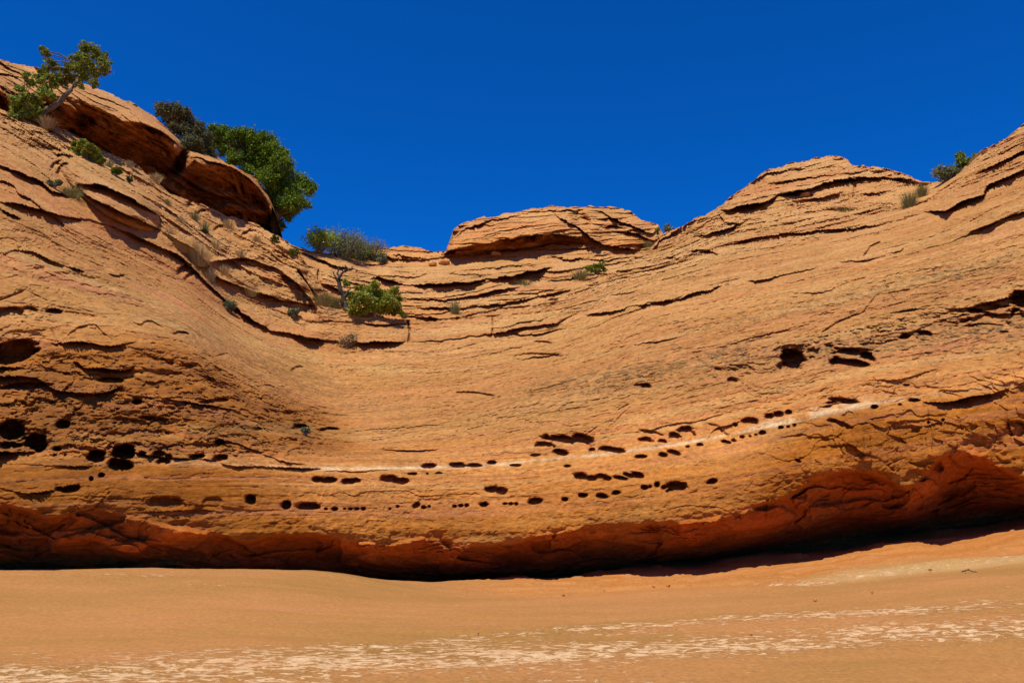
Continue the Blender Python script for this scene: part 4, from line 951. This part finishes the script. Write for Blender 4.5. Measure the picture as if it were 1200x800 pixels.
shrub("desert_shrub", "small dark yucca like plant on the slope under the second outcrop lobe", "shrub", 239, 274, 12, 8, M_GREY, 280, .06, 8, tint=.2)
tuft("straw tuft on the slope under the right lobe of the outcrop", 268, 268, 20, 14, M_STRAW, 140)
tuft("faint straw tuft below and right of the yucca like plant", 253, 292, 22, 13, M_STRAW, 110)
tuft("short straw tuft on the rim of the smooth boulder", 152, 196, 14, 10, M_STRAW, 100)
tuft("small pale tuft in a crack right of the boulder's nose", 212, 262, 14, 12, M_STRAW, 110)
tuft("brownish tuft on the slope midway under the outcrop's second lobe", 228, 258, 16, 13, M_DGRASS, 120)
tuft("small straw tuft just below the big tree's foot", 300, 283, 16, 10, M_STRAW, 110)
tuft("straw tuft on the slope left of the rim scrub", 282, 300, 18, 11, M_STRAW, 120)
tuft("low straw tuft at the top corner of the rock nose", 262, 322, 20, 14, M_STRAW, 150)
tuft("pale tuft at the lower end of the gully", 246, 330, 18, 20, M_STRAW, 160, lean=(-.1, 0))
tuft("sparse green tuft at the left edge of the boulder's hollow", 128, 196, 12, 12, M_DGRASS, 90)
shrub("desert_shrub", "low green scrub between the hanging scrub and the pale tuft", "shrub", 150, 214, 14, 10, M_GREY, 400, .05, 8, tint=.4)
tuft("tiny green tuft on the terrace ledge above the vertical crack", 474, 372, 12, 8, M_DGRASS, 80)
tuft("faint grass on the round hill below its cap", 990, 249, 22, 7, M_DGRASS, 90)
shrub("desert_shrub", "grey scrub in the crack left of the smooth boulder", "shrub", 62, 221, 26, 13, M_GREY, 800, .05, 14, tint=.75)
tuft("straw grass in the crack below the smooth boulder", 84, 232, 30, 18, M_DGRASS, 260)
tuft("pale straw tuft between rock nose and the slope edge", 293, 347, 26, 12, M_STRAW, 180)
shrub("sage_bush", "grey green scrub on the left slope beside the shaded recess", "sagebrush", 268, 366, 20, 18, M_SAGE, 700, .05, 12, tint=.2)
shrub("desert_shrub", "dark green scrub hanging right of the boulder bush", "shrub", 136, 206, 14, 14, M_PIN, 600, .05, 10, tint=.4)
shrub("desert_shrub", "dark little scrub at the slope rim under the big tree", "shrub", 322, 284, 12, 12, M_JUN, 500, .05, 8, tint=.2)
shrub("desert_shrub", "low dark green scrub along the slope rim below the big tree", "shrub", 343, 302, 20, 14, M_JUN, 800, .05, 10, tint=.3)
shrub("sage_bush", "tiny grey sage bush in front of the dark slot left of centre", "sagebrush", 357, 510, 14, 12, M_SAGE, 500, .035, 10, tint=.6)
shrub("desert_shrub", "green shrub on the terrace under the knoll's right end", "shrub", 700, 322, 30, 18, M_JUN, 1700, .06, 14, tint=.6)
tuft("green grass clump left of the shrub under the knoll", 680, 328, 24, 16, M_DGRASS, 200)
tuft("upright grey grass clump on the terrace in front of the knoll", 533, 368, 16, 18, M_DGRASS, 160)
tuft("low green grass streak on the terrace below the knoll", 616, 334, 24, 7, M_DGRASS, 120)
shrub("desert_shrub", "sparse blue green shrub in the notch between knoll and right hill", "shrub", 784, 274, 20, 13, M_SAGE, 350, .05, 16, D=spot(784, 278) + .2, tint=.4, stemout=1.1)
shrub("desert_shrub", "small yellow green sprig on the right shoulder of the knoll", "shrub", 771, 275, 8, 10, M_LIME, 250, .05, 6, D=36, tint=.3)
tuft("grey brown grass at the right foot of the knoll", 758, 289, 20, 8, M_DGRASS, 110, D=spot(758, 290) - .1)
tuft("pale grey green tuft on the saddle right of the round hill", 1066, 243, 24, 22, M_DGRASS, 280)
tuft("second pale grey tuft higher on the saddle beside the first", 1080, 231, 20, 18, M_DGRASS, 220)
Dr = spot(1110, 212, 6)
shrub("desert_shrub", "broad grey green shrub on the rim right of the saddle", "shrub", 1112, 213, 40, 25, M_SAGE, 3000, .055, 24, D=Dr + .1, tint=.35, tight=.5)
tree("juniper_tree", "small bright green juniper bush high on the right rim", "tree", (1130, 205), Dr + .2, [(1129, 195, 0), (1128, 188, 0)],
     [(1126,182,5),(1124,189,5),(1130,192,6),(1136,188,5),(1142,184,4),(1138,193,6),(1146,183,3),(1127,199,6),(1120,199,5)], M_LIME, 3600, .06, .3, .05, M_TWIG, sub=8, tight=.5, tint=.2)

# ------------------------------------------------------------------ loose stones lying on the ledges and the floor
def stone(label, px, py, w, h, D=None, col=M_ROCK, seed=0, group=None):
    r_ = np.random.default_rng(seed + 90)
    if D is None: D = spot(px, py)
    b = P(px, py, D); s = D / 900.
    import bmesh
    bm = bmesh.new(); bmesh.ops.create_icosphere(bm, subdivisions=2, radius=1)
    for v in bm.verts:
        c = np.array(v.co); c = np.sign(c) * np.abs(c) ** .6
        c *= 1 + r_.normal(0, .07)
        v.co = (c[0] * w * s * .5, c[1] * w * s * .45, c[2] * h * s * .5 + h * s * .35)
    me = bpy.data.meshes.new("loose_stone"); bm.to_mesh(me); bm.free()
    for k, val in (("bed", 3.0), ("orange", .3)):
        a = me.attributes.new(k, 'FLOAT', 'POINT'); a.data.foreach_set("value", np.full(len(me.vertices), val, np.float32))
    o = link("loose_stone", me, col); o.location = [float(v) for v in b]; o.rotation_euler = (0, 0, float(r_.uniform(0, 3)))
    return tag(o, label, "rock", group)
stone("leftmost squarish stone lying under the knoll's overhang", 507, 311, 9, 5, seed=1)
stone("wedge shaped stone right of the squarish one under the knoll's overhang", 521, 310, 13, 6, seed=2)
stone("low stone on the terrace below the middle of the knoll", 581, 300, 12, 6, seed=3)
stone("round nub of rock lodged in the shadow line below the round hill's cap", 944, 231, 12, 6, seed=4)

for i, (px, py, w) in enumerate([(660, 698, 3), (712, 700, 2.5), (766, 688, 3), (783, 687, 3.5), (955, 704, 3), (681, 733, 3.5), (1022, 694, 2.5), (858, 690, 2.5), (640, 716, 2.2), (880, 744, 2.6), (1090, 668, 3), (560, 742, 2.2)]):
    dd = 1.6 / max(.05, math.tan(math.atan((py - 400) / FPX) - PITCH))
    for _ in range(8):
        q = P(px, py, dd); dd += (q[2] - ground_z(q[0], q[1])) / max(.05, math.tan(math.atan((py - 400) / FPX) - PITCH)) * .7
    o = stone("tiny loose pebble lying on the smooth slickrock floor", px, py, w * 1.2, w, D=dd, col=M_ROCK, seed=20 + i, group="tiny pebbles scattered over the slickrock floor")
    if i == 0: PEB = o
    o.name = "pebble"
px, py = 1137, 688
q = P(px, py, 10.6); tb = Tubes(); root = empty("dry_twig", (q[0], q[1], ground_z(q[0], q[1])), "small dark broken twig lying on the floor at the far right", "twig")
b = np.array(root.location)
tb.add([b + np.array([-.09, 0, .02]), b + np.array([0, .02, .035]), b + np.array([.11, .0, .015])], .009, .005, 5, .004); tb.build("stem", M_DEAD, root)
tb = Tubes(); tb.add([b + np.array([0, .02, .035]), b + np.array([.03, .05, .05]), b + np.array([.05, .09, .03])], .006, .003, 5); tb.add([b + np.array([-.04, .01, .03]), b + np.array([-.06, -.04, .02])], .006, .003, 5); tb.build("branch", M_DEAD, root)
